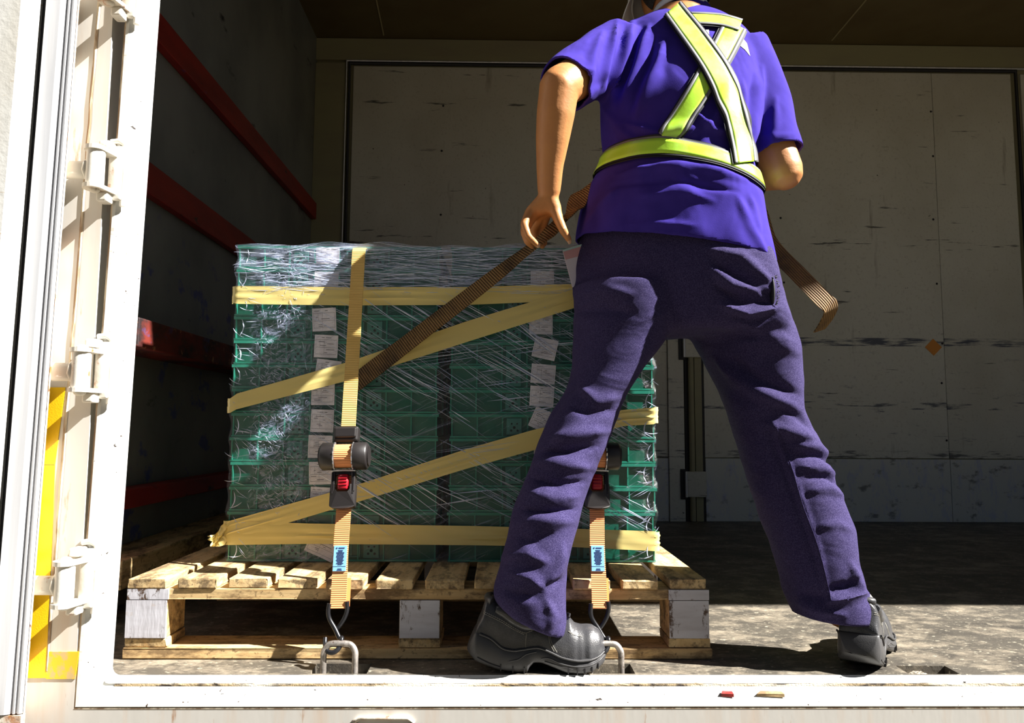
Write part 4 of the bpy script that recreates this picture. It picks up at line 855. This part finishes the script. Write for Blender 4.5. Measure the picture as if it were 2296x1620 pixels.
# right hand gripping the strap in front of the belly
H0 = HANDR+np.array([0.035, -0.02, 0.02]); 
for k, dz in enumerate((0.034, 0.012, -0.010, -0.030)):
    b0 = HANDR+np.array([-0.005, -0.030, dz]); g.add(*limb([H0, b0], [0.020, 0.012], 12))
    g.add(*limb([b0, HANDR+np.array([-0.042, -0.028, dz*1.05]), HANDR+np.array([-0.062, 0.004, dz]), HANDR+np.array([-0.036, 0.020, dz])], [0.0115, 0.0102, 0.0090, 0.0075][:4], 12))
g.add(*limb([H0, HANDR+np.array([0.010, 0.012, 0.040]), HANDR+np.array([-0.018, 0.022, 0.048]), HANDR+np.array([-0.044, 0.024, 0.040])], [0.018, 0.0125, 0.0105, 0.0075], 12))
# head
g.add(*ball(HC+hu*0.02, (0.078, 0.096, 0.098), 24, 18, HR)); g.add(*ball(hd(0, 0.018, -0.045), (0.064, 0.076, 0.072), 24, 16, HR)); g.add(*ball(hd(0, 0.055, -0.088), (0.034, 0.034, 0.026), 16, 12, HR))
g.add(*limb([hd(0, 0.094, 0.005), hd(0, 0.112, -0.030)], [0.009, 0.014], 10)); g.add(*limb([hd(-0.024, 0.090, -0.060), hd(0, 0.097, -0.062), hd(0.024, 0.090, -0.060)], [0.006, 0.009, 0.006], 10))
for s in (-1, 1):
    g.add(*ball(hd(s*0.030, 0.082, 0.006), (0.016, 0.012, 0.010), 12, 8, HR))
    g.add(*ball(hd(s*0.082, -0.008, -0.010), (0.010, 0.021, 0.034), 14, 10, HR))
V, F, E_ = remesh(g, 0.0036, 3)
mesh('body', V, F, m_skin, man, True)
for s in (-1, 1):
    v, f = ball(hd(s*0.031, 0.091, 0.006), (0.010, 0.006, 0.006), 12, 8, HR); mesh('eye', v, f, m_trim, man, True)
# nails of the thumb and little finger
for p, d in ((D(1277, 541, 0.010), (0.5, 0.2, -0.85)), (D(1207, 550, 0.012), (0.75, 0.2, -0.6))):
    v, f = ball(p, (0.0045, 0.002, 0.006), 10, 8); mesh('nail', v, f, mat('nail', (0.62, 0.36, 0.22), 0.3), man, True)

# hair and hard hat
v, f = ball(HC+hu*0.018-hf*0.006, (0.083, 0.101, 0.104), 30, 22, HR); v = np.array(v); L3 = (v-HC)@HR
f = [q for q in f if not (np.mean(L3[list(q), 1]) > 0.045 and np.mean(L3[list(q), 2]) < 0.055) and not np.mean(L3[list(q), 2]) < -0.050 and not (np.mean(L3[list(q), 2]) < -0.02 and np.mean(L3[list(q), 1]) > -0.005)]
mesh('hair', v, f, m_hair, man, True)
hat = None
v, f = ball(HC+hu*0.040, (0.108, 0.128, 0.105), 36, 24, HR); v = np.array(v); L3 = (v-HC)@HR
f = [q for q in f if np.mean(L3[list(q), 2]) > 0.030]
hat = mesh('hard_hat', v, f, m_hatm, man, True); md = hat.modifiers.new('s', 'SOLIDIFY'); md.thickness = 0.003
v = []; f = []; n = 48
for i in range(n):
    a = 2*math.pi*i/n; cs, sn = math.cos(a), math.sin(a); ext = 0.012+0.062*max(0.0, sn)**2.2
    for q, dz in ((0.0, 0.0), (0.5, -0.004), (1.0, -0.012)): v.append(hd((0.1075+ext*q*0.75)*cs, (0.1275+ext*q)*sn, 0.034+dz-0.020*q*max(0, sn)))
for i in range(n):
    for j in range(2): f.append((i*3+j, i*3+j+1, ((i+1) % n)*3+j+1, ((i+1) % n)*3+j))
br = mesh('brim', v, f, m_hatm, hat, True); md = br.modifiers.new('s', 'SOLIDIFY'); md.thickness = 0.003

# --- shirt
g = G()
rows = [row(575, 1290, 1742, 0.045, 0.136, -0.13, sk=-0.26), row(530, 1295, 1730, 0.048, 0.135, -0.11, sk=-0.26), row(480, 1303, 1713, 0.052, 0.130, -0.07, sk=-0.26), row(430, 1318, 1702, 0.058, 0.125, -0.04, sk=-0.26), row(380, 1342, 1691, 0.066, 0.117, -0.02, sk=-0.18), row(350, 1352, 1686, 0.070, 0.115, sk=-0.18), row(300, 1348, 1690, 0.080, 0.121, sk=-0.18), row(250, 1345, 1695, 0.094, 0.126, sk=-0.10), row(200, 1347, 1698, 0.110, 0.124, sk=-0.10), row(150, 1352, 1698, 0.128, 0.116, sk=-0.10), row(108, 1352, 1690, 0.145, 0.106, sk=-0.10), row(78, 1376, 1668, 0.157, 0.094, sk=-0.10), row(56, 1424, 1632, 0.168, 0.082, sk=-0.10), row(38, 1464, 1598, 0.176, 0.068, sk=-0.10), row(20, 1472, 1590, 0.184, 0.063, sk=-0.10)]
g.add(*loft(dense(rows)))
sle = [at(1390, 130, Y=0.14), at(1332, 150, Y=0.075), at(1286, 176, Y=0.012), at(1262, 192, Y=-0.020)]
g.add(*tube(spline(sle, 20), np.interp(np.linspace(0, 3, 20), range(4), [0.088, 0.074, 0.062, 0.060]), 28))
sre = [at(1645, 130, Y=0.14), at(1700, 215, Y=0.122), at(1728, 300, Y=0.105), at(1744, 352, Y=0.095)]
g.add(*tube(spline(sre, 20), np.interp(np.linspace(0, 3, 20), range(4), [0.088, 0.070, 0.060, 0.058]), 28))
V, F, E_ = remesh(g, 0.0050, 10)
sh = [([(1385, 50), (1372, 110), (1350, 190)], 11, .009), ([(1420, 52), (1400, 120), (1372, 215)], 12, .009), ([(1455, 60), (1435, 130), (1395, 235)], 13, .010), ([(1490, 95), (1465, 170), (1425, 260)], 15, .010), ([(1352, 70), (1330, 130), (1318, 200)], 11, .007),
      ([(1402, 55), (1385, 125), (1360, 205)], 8, -.006), ([(1440, 60), (1418, 130), (1384, 225)], 8, -.006), ([(1472, 80), (1450, 150), (1410, 250)], 8, -.006),
      ([(1400, 275), (1470, 300), (1560, 285)], 12, .006), ([(1440, 330), (1400, 300), (1350, 240)], 12, .005), ([(1560, 250), (1600, 290), (1640, 300)], 10, .006), ([(1580, 285), (1560, 320), (1500, 300)], 8, -.004),
      ([(1380, 392), (1480, 372), (1580, 378), (1670, 405)], 13, .007), ([(1370, 415), (1500, 402), (1650, 430)], 9, -.005), ([(1420, 440), (1540, 430), (1600, 450)], 14, .004), ([(1400, 505), (1480, 498), (1560, 505)], 10, .003),
      ([(1708, 150), (1700, 230), (1688, 330)], 12, .008), ([(1690, 170), (1684, 260), (1680, 330)], 8, -.008), ([(1740, 220), (1735, 290), (1725, 350)], 11, .005), ([(1665, 180), (1668, 260), (1680, 310)], 10, .006), ([(1652, 440), (1690, 520), (1725, 580)], 12, .005), ([(1680, 440), (1705, 520)], 9, .004),
      ([(1640, 180), (1610, 260), (1570, 300)], 12, .004), ([(1310, 520), (1345, 460), (1390, 420)], 12, .005), ([(1250, 150), (1290, 150), (1330, 165)], 9, .004), ([(1285, 220), (1320, 215), (1345, 190)], 9, .005),
      ([(1700, 300), (1740, 310), (1780, 300)], 8, .003), ([(1692, 352), (1740, 345), (1786, 322)], 5, -.002)]
V = folds(V, F, sh, 0.0); V = wob(V, F, 26.0, 0.0022, 3); V = lap(V, E_, 1, 0.4)
def cut(V, F, planes):
    """open the garment: drop faces beyond each (point, direction, radius) plane"""
    C = np.array([V[list(q)].mean(0) for q in F]); keep = np.ones(len(F), bool)
    for p, d, r in planes:
        d = np.array(d, float); d /= np.linalg.norm(d); k = ((C-p)@d > 0) & (np.linalg.norm(C-p, axis=1) < r); keep &= ~k
    F = [q for q, k in zip(F, keep) if k]; used = np.unique(np.concatenate([np.array(q) for q in F])); mp = -np.ones(len(V), int); mp[used] = np.arange(len(used))
    V = V[used].copy(); F = [tuple(mp[list(q)]) for q in F]
    cnt = {}
    for q in F:
        for a, b in zip(q, q[1:]+q[:1]): k = (min(a, b), max(a, b)); cnt[k] = cnt.get(k, 0)+1
    bd = np.array(sorted({i for k, n in cnt.items() if n == 1 for i in k}))
    for p, d, r in planes:      # straighten the cut edge
        d = np.array(d, float); d /= np.linalg.norm(d); h = (V[bd]-p)@d; k = (np.abs(h) < 0.012) & (np.linalg.norm(V[bd]-p, axis=1) < r*1.1)
        V[bd[k]] -= h[k][:, None]*d
    return V, F
hemc = at(1516, 566, Y=0.045)
V2, F2 = cut(V, F, [(sle[-1]+(sle[-2]-sle[-1])*0.18, sle[-1]-sle[-2], 0.11), (sre[-1]+(sre[-2]-sre[-1])*0.12, sre[-1]-sre[-2], 0.11), (hemc, (-0.20, 0, -1), 0.6), (at(1531, 27, Y=0.16), (0, 0.35, 1), 0.16)])
shirt = mesh('t_shirt', V2, F2, m_shirt, man, True); md = shirt.modifiers.new('s', 'SOLIDIFY'); md.thickness = 0.004; md.offset = -1
BV = BVHTree.FromPolygons([Vector(p) for p in V2], F2)
def on_shirt(x, y, off):
    d = ray(x, y); h = BV.ray_cast(Vector(CAM), Vector(d))
    if h[0] is None: return None
    n = h[1]; n = n if n.dot(Vector(d)) < 0 else -n
    return np.array(h[0])+np.array(n)*off
# collar band
cp = [at(1531, 26, Y=0.16)+np.array([0.066*math.cos(a), 0.022+0.070*math.sin(a), -0.012*math.sin(a)]) for a in np.linspace(0, 2*math.pi, 40)]
v = []; 
for p in cp: v += [p+np.array([0, 0, -0.006]), p+np.array([0, 0.002, 0.002]), p+np.array([0, 0.005, 0.010])]
f = [(i*3+j, i*3+j+1, (i+1)*3+j+1, (i+1)*3+j) for i in range(39) for j in range(2)]
cb = mesh('collar', v, f, m_trim, shirt, True); md = cb.modifiers.new('s', 'SOLIDIFY'); md.thickness = 0.004
# white print peeping out round the harness
for pts in ([(1513, 58), (1524, 62), (1522, 77), (1512, 73)], [(1577, 70), (1589, 66), (1590, 86), (1584, 84)], [(1649, 100), (1658, 86), (1658, 106), (1648, 104)], [(1660, 104), (1666, 88), (1674, 98), (1681, 126), (1670, 112)]):
    P = [on_shirt(x, y, 0.0012) for x, y in pts]
    if all(p is not None for p in P): mesh('print', P, [tuple(range(len(P)))], mat('white_print', (0.8, 0.8, 0.82), 0.8), shirt)
# harness: lime bands with grey piping on black backing
harness = None
def strap_on(px, w, name, parent, off, ends=True):
    global harness
    C2 = spline(px, 60); T2 = np.gradient(C2, axis=0); T2 /= np.linalg.norm(T2, axis=1)[:, None]; N2 = np.stack([-T2[:, 1], T2[:, 0]], 1); W2_ = np.interp(np.linspace(0, 1, 60), np.linspace(0, 1, len(w)), w)
    def strip(a, b, o_, k=6):
        pts = []
        for i in range(60):
            rw = [on_shirt(*(C2[i]+N2[i]*W2_[i]*(a+(b-a)*j/k)), o_) for j in range(k+1)]
            if all(p is not None for p in rw): pts.append(rw)
        A = np.array(pts)
        for _ in range(6):      # a taut band bridges the wrinkles under it
            A[1:-1] = 0.5*A[1:-1]+0.25*(A[:-2]+A[2:])
        v = A.reshape(-1, 3); k1 = k+1
        return v, [(i*k1+j, i*k1+j+1, (i+1)*k1+j+1, (i+1)*k1+j) for i in range(len(A)-1) for j in range(k)]
    v, f = strip(-0.36, 0.36, off+0.0022); o = mesh(name, v, f, m_lime, parent, True); md = o.modifiers.new('s', 'SOLIDIFY'); md.thickness = 0.0015
    v, f = strip(-0.58, 0.58, off); q = mesh('backing', v, f, m_backing, o, True)
    for a, b in ((-0.50, -0.36), (0.36, 0.50)):
        v, f = strip(a, b, off+0.0030, 2); q = mesh('piping', v, f, m_piping, o, True); md = q.modifiers.new('s', 'SOLIDIFY'); md.thickness = 0.002
    return o
har = bpy.data.objects.new('safety_harness', None); COL.objects.link(har); har.parent = man; har.matrix_parent_inverse = WM[man.name].inverted(); har['label'] = 'lime reflective crossed harness with grey piping'
strap_on([(1646, 62), (1612, 128), (1572, 196), (1532, 262), (1497, 312)], [52, 52, 50, 48, 44], 'cross_band', har, 0.006)
strap_on([(1548, 49), (1585, 50), (1620, 54), (1655, 64)], [26, 26, 26, 26], 'shoulder_band', har, 0.008)
strap_on([(1508, 30), (1560, 100), (1606, 170), (1640, 250), (1656, 320), (1664, 372)], [46, 50, 54, 52, 48, 46], 'cross_band', har, 0.011)
bx = [(1362, 356), (1400, 342), (1465, 332), (1540, 336), (1610, 350), (1655, 370), (1684, 392)]; bp = [on_shirt(x, y, 0) for x, y in bx]; bp = np.array([p for p in bp if p is not None])
ax_ = np.array([at(1520, 350, Y=0.07)[0], 0.07])
def belt(a, b, o_, k=4):
    v = []; n = 120
    for i in range(n):
        th_ = 2*math.pi*i/n; d = np.array([math.cos(th_), math.sin(th_)]); rw = []
        for j in range(k+1):
            z = np.interp(ax_[0]+d[0]*0.16, bp[:, 0], bp[:, 2]); z += (a+(b-a)*j/k)*0.044
            h = BV.ray_cast(Vector((*(ax_+d*0.24), z)), Vector((*(-d), 0)), 0.24)
            r_ = 0.24-(h[3] if h[0] is not None else 0.11); rw.append((r_, z))
        v.append(rw)
    A = np.array(v)
    for _ in range(8): A = 0.5*A+0.25*(np.roll(A, 1, 0)+np.roll(A, -1, 0))
    P = [(ax_[0]+math.cos(2*math.pi*i/n)*(A[i, j, 0]+o_), ax_[1]+math.sin(2*math.pi*i/n)*(A[i, j, 0]+o_), A[i, j, 1]) for i in range(n) for j in range(k+1)]
    return P, [(i*(k+1)+j, i*(k+1)+j+1, ((i+1) % n)*(k+1)+j+1, ((i+1) % n)*(k+1)+j) for i in range(n) for j in range(k)]
v, f = belt(-0.40, 0.40, 0.0085); wbn = mesh('waist_band', v, f, m_lime, har, True); md = wbn.modifiers.new('s', 'SOLIDIFY'); md.thickness = 0.0015; md.offset = 0
v, f = belt(-0.60, 0.60, 0.006); mesh('backing', v, f, m_backing, wbn, True)
for a, b in ((-0.50, -0.41), (0.41, 0.50)):
    v, f = belt(a, b, 0.0088, 1); mesh('piping', v, f, m_piping if a > 0 else m_backing, wbn, True)

# --- trousers
g = G()
rows = [row(500, 1318, 1704, 0.052, 0.112, -0.03, sk=-0.34), row(560, 1294, 1728, 0.050, 0.122, -0.03, sk=-0.34), row(620, 1284, 1744, 0.048, 0.128, -0.02, sk=-0.34), row(680, 1286, 1752, 0.045, 0.128, sk=-0.34), row(730, 1292, 1766, 0.042, 0.118, sk=-0.34), row(752, 1320, 1740, 0.042, 0.10, sk=-0.34)]
g.add(*loft(dense(rows)))
L_rows = [row(640, 1284, 1505, 0.040, 0.105, sk=-0.30), row(700, 1287, 1512, 0.035, 0.105, sk=-0.30), row(745, 1286, 1500, 0.030, 0.103, sk=-0.30), row(790, 1285, 1474, 0.024, 0.100, sk=-0.30), row(840, 1280, 1432, 0.016, 0.095, sk=-0.30), row(890, 1258, 1397, 0.006, 0.090, sk=-0.22), row(950, 1222, 1374, -0.008, 0.086, sk=0.00), row(1010, 1196, 1350, -0.018, 0.082, sk=0.00), row(1070, 1176, 1328, -0.026, 0.080, sk=0.00), row(1130, 1154, 1308, -0.038, 0.082, sk=0.00), row(1200, 1137, 1287, -0.048, 0.083, sk=0.00), row(1260, 1122, 1275, -0.055, 0.083, sk=0.00), row(1310, 1106, 1270, -0.057, 0.083, sk=0.00), row(1355, 1104, 1268, -0.057, 0.080, -0.20, sk=0.00), row(1392, 1120, 1264, -0.057, 0.074, -0.45, sk=0.00)]
g.add(*loft(dense(L_rows)))
R_rows = [row(640, 1535, 1746, 0.040, 0.105, sk=-0.25), row(700, 1530, 1758, 0.037, 0.105, sk=-0.25), row(745, 1545, 1780, 0.034, 0.103, sk=-0.25), row(790, 1566, 1795, 0.030, 0.100, sk=-0.25), row(850, 1600, 1798, 0.026, 0.094, sk=-0.25), row(910, 1626, 1798, 0.022, 0.088, sk=-0.10), row(960, 1642, 1818, 0.018, 0.086, sk=-0.10), row(1040, 1666, 1852, 0.014, 0.083, sk=-0.10), row(1120, 1692, 1884, 0.004, 0.082, sk=-0.10), row(1200, 1727, 1909, -0.004, 0.082, sk=-0.10), row(1270, 1749, 1919, -0.010, 0.083, sk=-0.10), row(1320, 1762, 1936, -0.014, 0.084, sk=-0.10), row(1355, 1775, 1954, -0.016, 0.086, sk=-0.10), row(1402, 1800, 1944, -0.018, 0.082, -0.05, sk=-0.10)]
g.add(*loft(dense(R_rows)))
g.add(*ball(at(1620, 650, Y=0.000), (0.100, 0.092, 0.11)))
V, F, E_ = remesh(g, 0.0052, 9)
tr = [([(1588, 560), (1660, 575), (1735, 640)], 12, .008), ([(1600, 592), (1665, 625), (1740, 668)], 10, -.008), ([(1592, 600), (1640, 640), (1735, 652)], 13, .009), ([(1605, 640), (1660, 672), (1740, 675)], 9, -.008), ([(1610, 680), (1680, 705), (1745, 690)], 13, .009), ([(1640, 712), (1700, 720), (1745, 700)], 8, -.006), ([(1660, 720), (1720, 745), (1780, 770)], 14, .006),
      ([(1602, 800), (1655, 850), (1715, 885), (1790, 920)], 16, .010), ([(1640, 800), (1700, 850), (1790, 885)], 14, -.007), ([(1650, 770), (1720, 765), (1790, 790)], 16, .006), ([(1715, 948), (1760, 965), (1830, 985)], 14, .007), ([(1740, 905), (1790, 935), (1825, 965)], 11, -.006),
      ([(1780, 1000), (1830, 1000), (1860, 1025)], 10, .006), ([(1785, 1020), (1835, 1022), (1868, 1042)], 7, -.006), ([(1790, 1045), (1840, 1048), (1872, 1065)], 9, .006), ([(1800, 1072), (1850, 1070), (1882, 1090)], 7, -.005), ([(1810, 1100), (1860, 1095), (1890, 1115)], 9, .005), ([(1830, 1180), (1880, 1175), (1908, 1190)], 9, .004),
      ([(1722, 900), (1742, 980), (1775, 1060), (1800, 1130), (1835, 1230), (1862, 1345)], 7, .004), ([(1710, 900), (1728, 980), (1760, 1060), (1786, 1130), (1822, 1240), (1850, 1345)], 7, -.003),
      ([(1850, 1350), (1900, 1340), (1950, 1330)], 11, .008), ([(1860, 1322), (1905, 1318), (1925, 1300)], 10, -.010), ([(1780, 1345), (1830, 1368), (1900, 1380)], 10, .006), ([(1905, 1260), (1925, 1300), (1940, 1330)], 10, .007), ([(1790, 1330), (1850, 1340)], 8, -.005),
      ([(1235, 985), (1290, 975), (1360, 965)], 16, .009), ([(1215, 1012), (1270, 1012), (1340, 1000)], 10, -.009), ([(1200, 1035), (1260, 1040), (1330, 1050)], 15, .007), ([(1190, 1070), (1250, 1088), (1315, 1080)], 9, -.008), ([(1185, 1105), (1240, 1118), (1300, 1112)], 14, .007), ([(1165, 1140), (1230, 1148), (1295, 1140)], 8, -.008), ([(1160, 1175), (1220, 1165), (1285, 1170)], 13, .006), ([(1150, 1200), (1200, 1215), (1250, 1190)], 9, -.006), ([(1130, 1250), (1180, 1240), (1230, 1262)], 14, .007), ([(1140, 1285), (1190, 1295), (1225, 1325)], 12, .007), ([(1220, 1325), (1250, 1280), (1262, 1220)], 11, .007), ([(1225, 1345), (1240, 1380), (1230, 1410)], 11, .006), ([(1115, 1320), (1170, 1335), (1215, 1340)], 8, -.007), ([(1200, 1335), (1232, 1310), (1260, 1300)], 7, -.006),
      ([(1300, 870), (1340, 900), (1390, 890)], 16, .006), ([(1280, 910), (1320, 925), (1380, 920)], 12, -.005), ([(1290, 700), (1350, 690), (1420, 700)], 14, -.006), ([(1290, 660), (1350, 650), (1420, 660)], 14, .005)]
V = folds(V, F, tr, 0.0); V = wob(V, F, 24.0, 0.0026, 5); V = wob(V, F, 60.0, 0.0008, 6); V = lap(V, E_, 1, 0.4)
lh = at(1190, 1388, Y=-0.052); rh = at(1868, 1388, Y=-0.05)
V2, F2 = cut(V, F, [(lh, (-0.42, 0, -1), 0.2), (rh, (-0.05, 0, -1), 0.2)])
trous = mesh('trousers', V2, F2, m_trous, man, True); md = trous.modifiers.new('s', 'SOLIDIFY'); md.thickness = 0.004; md.offset = -1
BT = BVHTree.FromPolygons([Vector(p) for p in V2], F2)
def on_tr(x, y, off):
    d = ray(x, y); h = BT.ray_cast(Vector(CAM), Vector(d))
    if h[0] is None: return None
    n = h[1]; n = n if n.dot(Vector(d)) < 0 else -n
    return np.array(h[0])+np.array(n)*off
# side seam and torn pocket mouth
P = [on_tr(x, y, 0.0006) for x, y in spline([(1742, 960), (1776, 1050), (1800, 1130), (1836, 1230), (1864, 1345)], 60)]; P = [p for p in P if p is not None]
G().tube(P, 0.0010, 6).build('side_seam', m_trous, trous, True)
pk = on_tr(1734, 652, -0.004); v, f = ball(pk, (0.005, 0.012, 0.030), 16, 12); mesh('pocket_mouth', v, f, m_backing, trous, True)
g = G(); 
for i in range(26):
    a = -1.5+3.0*i/25; b = pk+np.array([0.006*math.cos(a)+0.002, -0.006, 0.030*math.sin(a)]); g.tube([b, b+np.array([0.004+jit(.002), -0.002, jit(.004)])], 0.0007, 5)
g.build('frayed_edge', m_piping, trous)

# --- shoes
S_ = 0.277/1765
def lin(tab): 
    A = np.array(tab, float); return lambda cx: np.interp(cx, A[:, 0], A[:, 1])
sb = lin([(115, 815), (170, 865), (230, 918), (380, 972), (530, 1020), (700, 1050), (868, 1055), (890, 1000), (950, 935), (1050, 935), (1200, 985), (1350, 1038), (1550, 1050), (1700, 1025), (1830, 955), (1880, 870)])
st = lin([(115, 800), (150, 715), (200, 605), (235, 565), (275, 580), (420, 640), (560, 752), (700, 782), (800, 772), (1000, 745), (1150, 790), (1300, 850), (1500, 885), (1700, 868), (1830, 815), (1880, 800)])
ut = lin([(225, 560), (250, 470), (290, 380), (318, 300), (345, 205), (430, 172), (560, 240), (720, 355), (890, 410), (1000, 470), (1180, 520), (1300, 470), (1400, 430), (1480, 515), (1560, 528), (1700, 535), (1790, 590), (1850, 690), (1878, 795)])
hwid = lin([(115, 0.010), (122, 0.018), (140, 0.0255), (175, 0.0315), (230, 0.0365), (320, 0.0385), (500, 0.0385), (800, 0.0365), (1000, 0.038), (1300, 0.046), (1500, 0.048), (1650, 0.045), (1770, 0.036), (1840, 0.024), (1880, 0.010)])
def shoe(name, mw, lab):
    t = bpy.data.objects.new(name, None); COL.objects.link(t); t.parent = man; t.matrix_parent_inverse = WM[man.name].inverted(); t.matrix_world = mw
    t.matrix_basis = mw; t['label'] = lab
    def X(cx): return (cx-115)*S_
    def Z(cy): return (1055-cy)*S_
    # sole
    cs = np.concatenate([np.linspace(116, 860, 40), np.linspace(868, 895, 4), np.linspace(905, 1879, 50)]); rings = []
    for c in cs:
        w, z0, z1 = hwid(c)*1.04, Z(sb(c)), Z(st(c)); zm = z0+(z1-z0)*0.45
        rings.append([(X(c), -w*0.93, z0), (X(c), -w, z0+0.003), (X(c), -w*1.03, zm), (X(c), -w*0.97, z1-0.002), (X(c), -w*0.90, z1), (X(c), w*0.90, z1), (X(c), w*0.97, z1-0.002), (X(c), w*1.03, zm), (X(c), w, z0+0.003), (X(c), w*0.93, z0)])
    v, f = loft(rings); so_ = mesh('sole', v, f, m_sole, t, 2, world=False)
    for side in (-1, 1):
        for tab, rad in (([(275, 585), (420, 645), (560, 757), (700, 788), (800, 778), (1000, 752), (1150, 797), (1300, 857), (1500, 892), (1700, 874), (1830, 820)], 0.0020), ([(640, 915), (760, 890), (860, 830), (980, 800)], 0.0012), ([(1040, 880), (1140, 870), (1300, 930), (1500, 960), (1700, 930), (1850, 850)], 0.0014), ([(250, 870), (400, 940), (540, 985)], 0.0014), ([(1080, 910), (1250, 950), (1430, 990)], 0.0010)):
            P = [(X(c), side*(hwid(c)*1.055), Z(y)) for c, y in spline(tab, 40)]
            G().tube(P, rad, 8).build('sole_ridge', m_sole, so_, True, world=False)
        for c in (540, 690, 830, 1370, 1480, 1575, 1665, 1745):
            z = Z(sb(c)); w = hwid(c)*1.04
            G().box((X(c)-0.0010, side*w-0.003, z-0.0005), (X(c)+0.0010, side*w+0.0012, z+0.011)).build('tread_groove', m_rubber, so_, world=False)
    # upper
    cs = np.concatenate([np.linspace(228, 350, 14), np.linspace(365, 1878, 80)]); rings = []; k = 26
    def sec(c, p, wf=1.0):
        w = hwid(c)*0.965*wf; z0, z1 = Z(st(c))-0.002, Z(ut(c)); out = []
        for j in range(k):
            a = math.pi*j/(k-1); x, y = math.cos(a), math.sin(a)
            out.append((X(c), -w*math.copysign(abs(x)**(2/p), x), z0+max(z1-z0, 0.001)*abs(y)**(2/p)))
        return out
    def pw(c): return np.interp(c, [230, 900, 1300, 1500, 1880], [3.2, 3.0, 2.4, 2.2, 2.0])
    for c in cs: rings.append(sec(c, pw(c)))
    v, f = loft(rings); v = np.array(v)
    v[:, 2] += 0.0008*np.sin(v[:, 0]*160)*np.exp(-((v[:, 0]-X(1530))/0.02)**2); v[:, 1] *= 1-0.05*np.exp(-((v[:, 0]-X(1580))/0.006)**2)-0.04*np.exp(-((v[:, 0]-X(1500))/0.006)**2)
    up_ = mesh('upper', v, f, m_leather, t, True, world=False)
    def side_y(c, y):
        z0, z1 = Z(st(c))-0.002, Z(ut(c)); q = np.clip((Z(y)-z0)/(z1-z0+1e-6), 0, 0.995); p = pw(c); return hwid(c)*0.965*(1-q**p)**(1/p)
    for side in (-1, 1):
        for tab in ([(325, 325), (430, 370), (560, 435), (700, 520), (830, 580), (900, 565), (1000, 530)], [(318, 345), (430, 392), (560, 457), (700, 540), (830, 600)], [(858, 590), (848, 680), (850, 755)], [(1135, 620), (1150, 700), (1200, 790)], [(1150, 610), (1170, 690), (1235, 800)], [(1380, 560), (1450, 600), (1560, 625)]):
            P = spline(tab, 30); g = G()
            for i in range(0, 29, 1):
                a, b = P[i], P[i]+(P[i+1]-P[i])*0.65; g.tube([(X(a[0]), side*(side_y(*a)+0.0006), Z(a[1])), (X(b[0]), side*(side_y(*b)+0.0006), Z(b[1]))], 0.0005, 5)
            g.build('stitching', m_stitch, up_, world=False)
        P = [(X(c), side*(side_y(c, y)*1.0+0.000), Z(y)) for c, y in spline([(470, 300), (560, 330), (700, 430), (830, 490), (930, 500), (1000, 500)], 24)]
        G().tube(P, np.interp(np.linspace(0, 1, 24), [0, 0.15, 0.85, 1], [0.006, 0.0105, 0.0095, 0.005]), 14).build('collar_pad', m_leather, up_, True, world=False)
    P = [(X(345)+0.004+0.012*(1-math.cos(a)), 0.026*math.sin(a), Z(215)+0.003*math.cos(a)) for a in np.linspace(-1.35, 1.35, 24)]
    G().tube(P, 0.0075, 12).build('heel_pad', m_leather, up_, True, world=False)
    v, f = ball((X(700), 0, Z(330)), (0.034, 0.026, 0.030), 18, 12); mesh('sock', v, f, mat('grey_sock', (0.16, 0.16, 0.16), 0.95, bump=[dict(scale=(300, 300, 300), s=0.6, d=0.002)]), t, True, world=False)
    for i in range(3): c = 1290+i*55; G().tube([(X(c), -0.016, Z(ut(c))+0.001), (X(c)+0.003, 0, Z(ut(c))+0.004), (X(c), 0.016, Z(ut(c))+0.001)], 0.0018, 8).build('lace', m_rubber, up_, True, world=False)
    return t
shoe('safety_shoe', Matrix.Translation((-0.063, -0.0485, 0.001)), 'black leather shoe seen from the side')
th = math.radians(58)
shoe('safety_shoe', Matrix.Translation((0.696, -0.100, 0.001))@Matrix.Rotation(th, 4, 'Z'), 'black leather shoe seen from the heel')

# folded papers in the hip pocket
pp = [(1262, 560), (1305, 547), (1312, 640), (1284, 642)]
g = G(); m_pl = mat('pocket_paper', (0.72, 0.68, 0.80), 0.7); m_pk = mat('pink_paper_edge', (0.66, 0.36, 0.40), 0.7); m_cy = mat('pale_cyan_edge', (0.5, 0.72, 0.75), 0.7)
A = [at(x, y, Y=0.092) for x, y in pp]; 
for dy, q in ((0.0, 0), (0.004, 0), (0.008, 0)):
    g.add([a+np.array([0, dy, 0]) for a in A]+[a+np.array([0, dy+0.002, 0]) for a in A], [(0, 1, 2, 3), (7, 6, 5, 4), (0, 4, 5, 1), (1, 5, 6, 2), (2, 6, 7, 3), (3, 7, 4, 0)], 0)
def quad(pts, off, mi): g.add([at(x, y, Y=0.092-off) for x, y in pts], [(0, 1, 2, 3)], mi)
quad([(1263, 564), (1305, 552), (1306, 572), (1268, 582)], 0.001, 1); quad([(1262, 560), (1304, 547), (1305, 551), (1263, 564)], 0.0012, 2)
o = g.build('folded_paper', mats=[m_pl, m_pk, m_cy]); tag(o, 'folded white papers with a pink edge sticking out of the trouser pocket', 'paper')
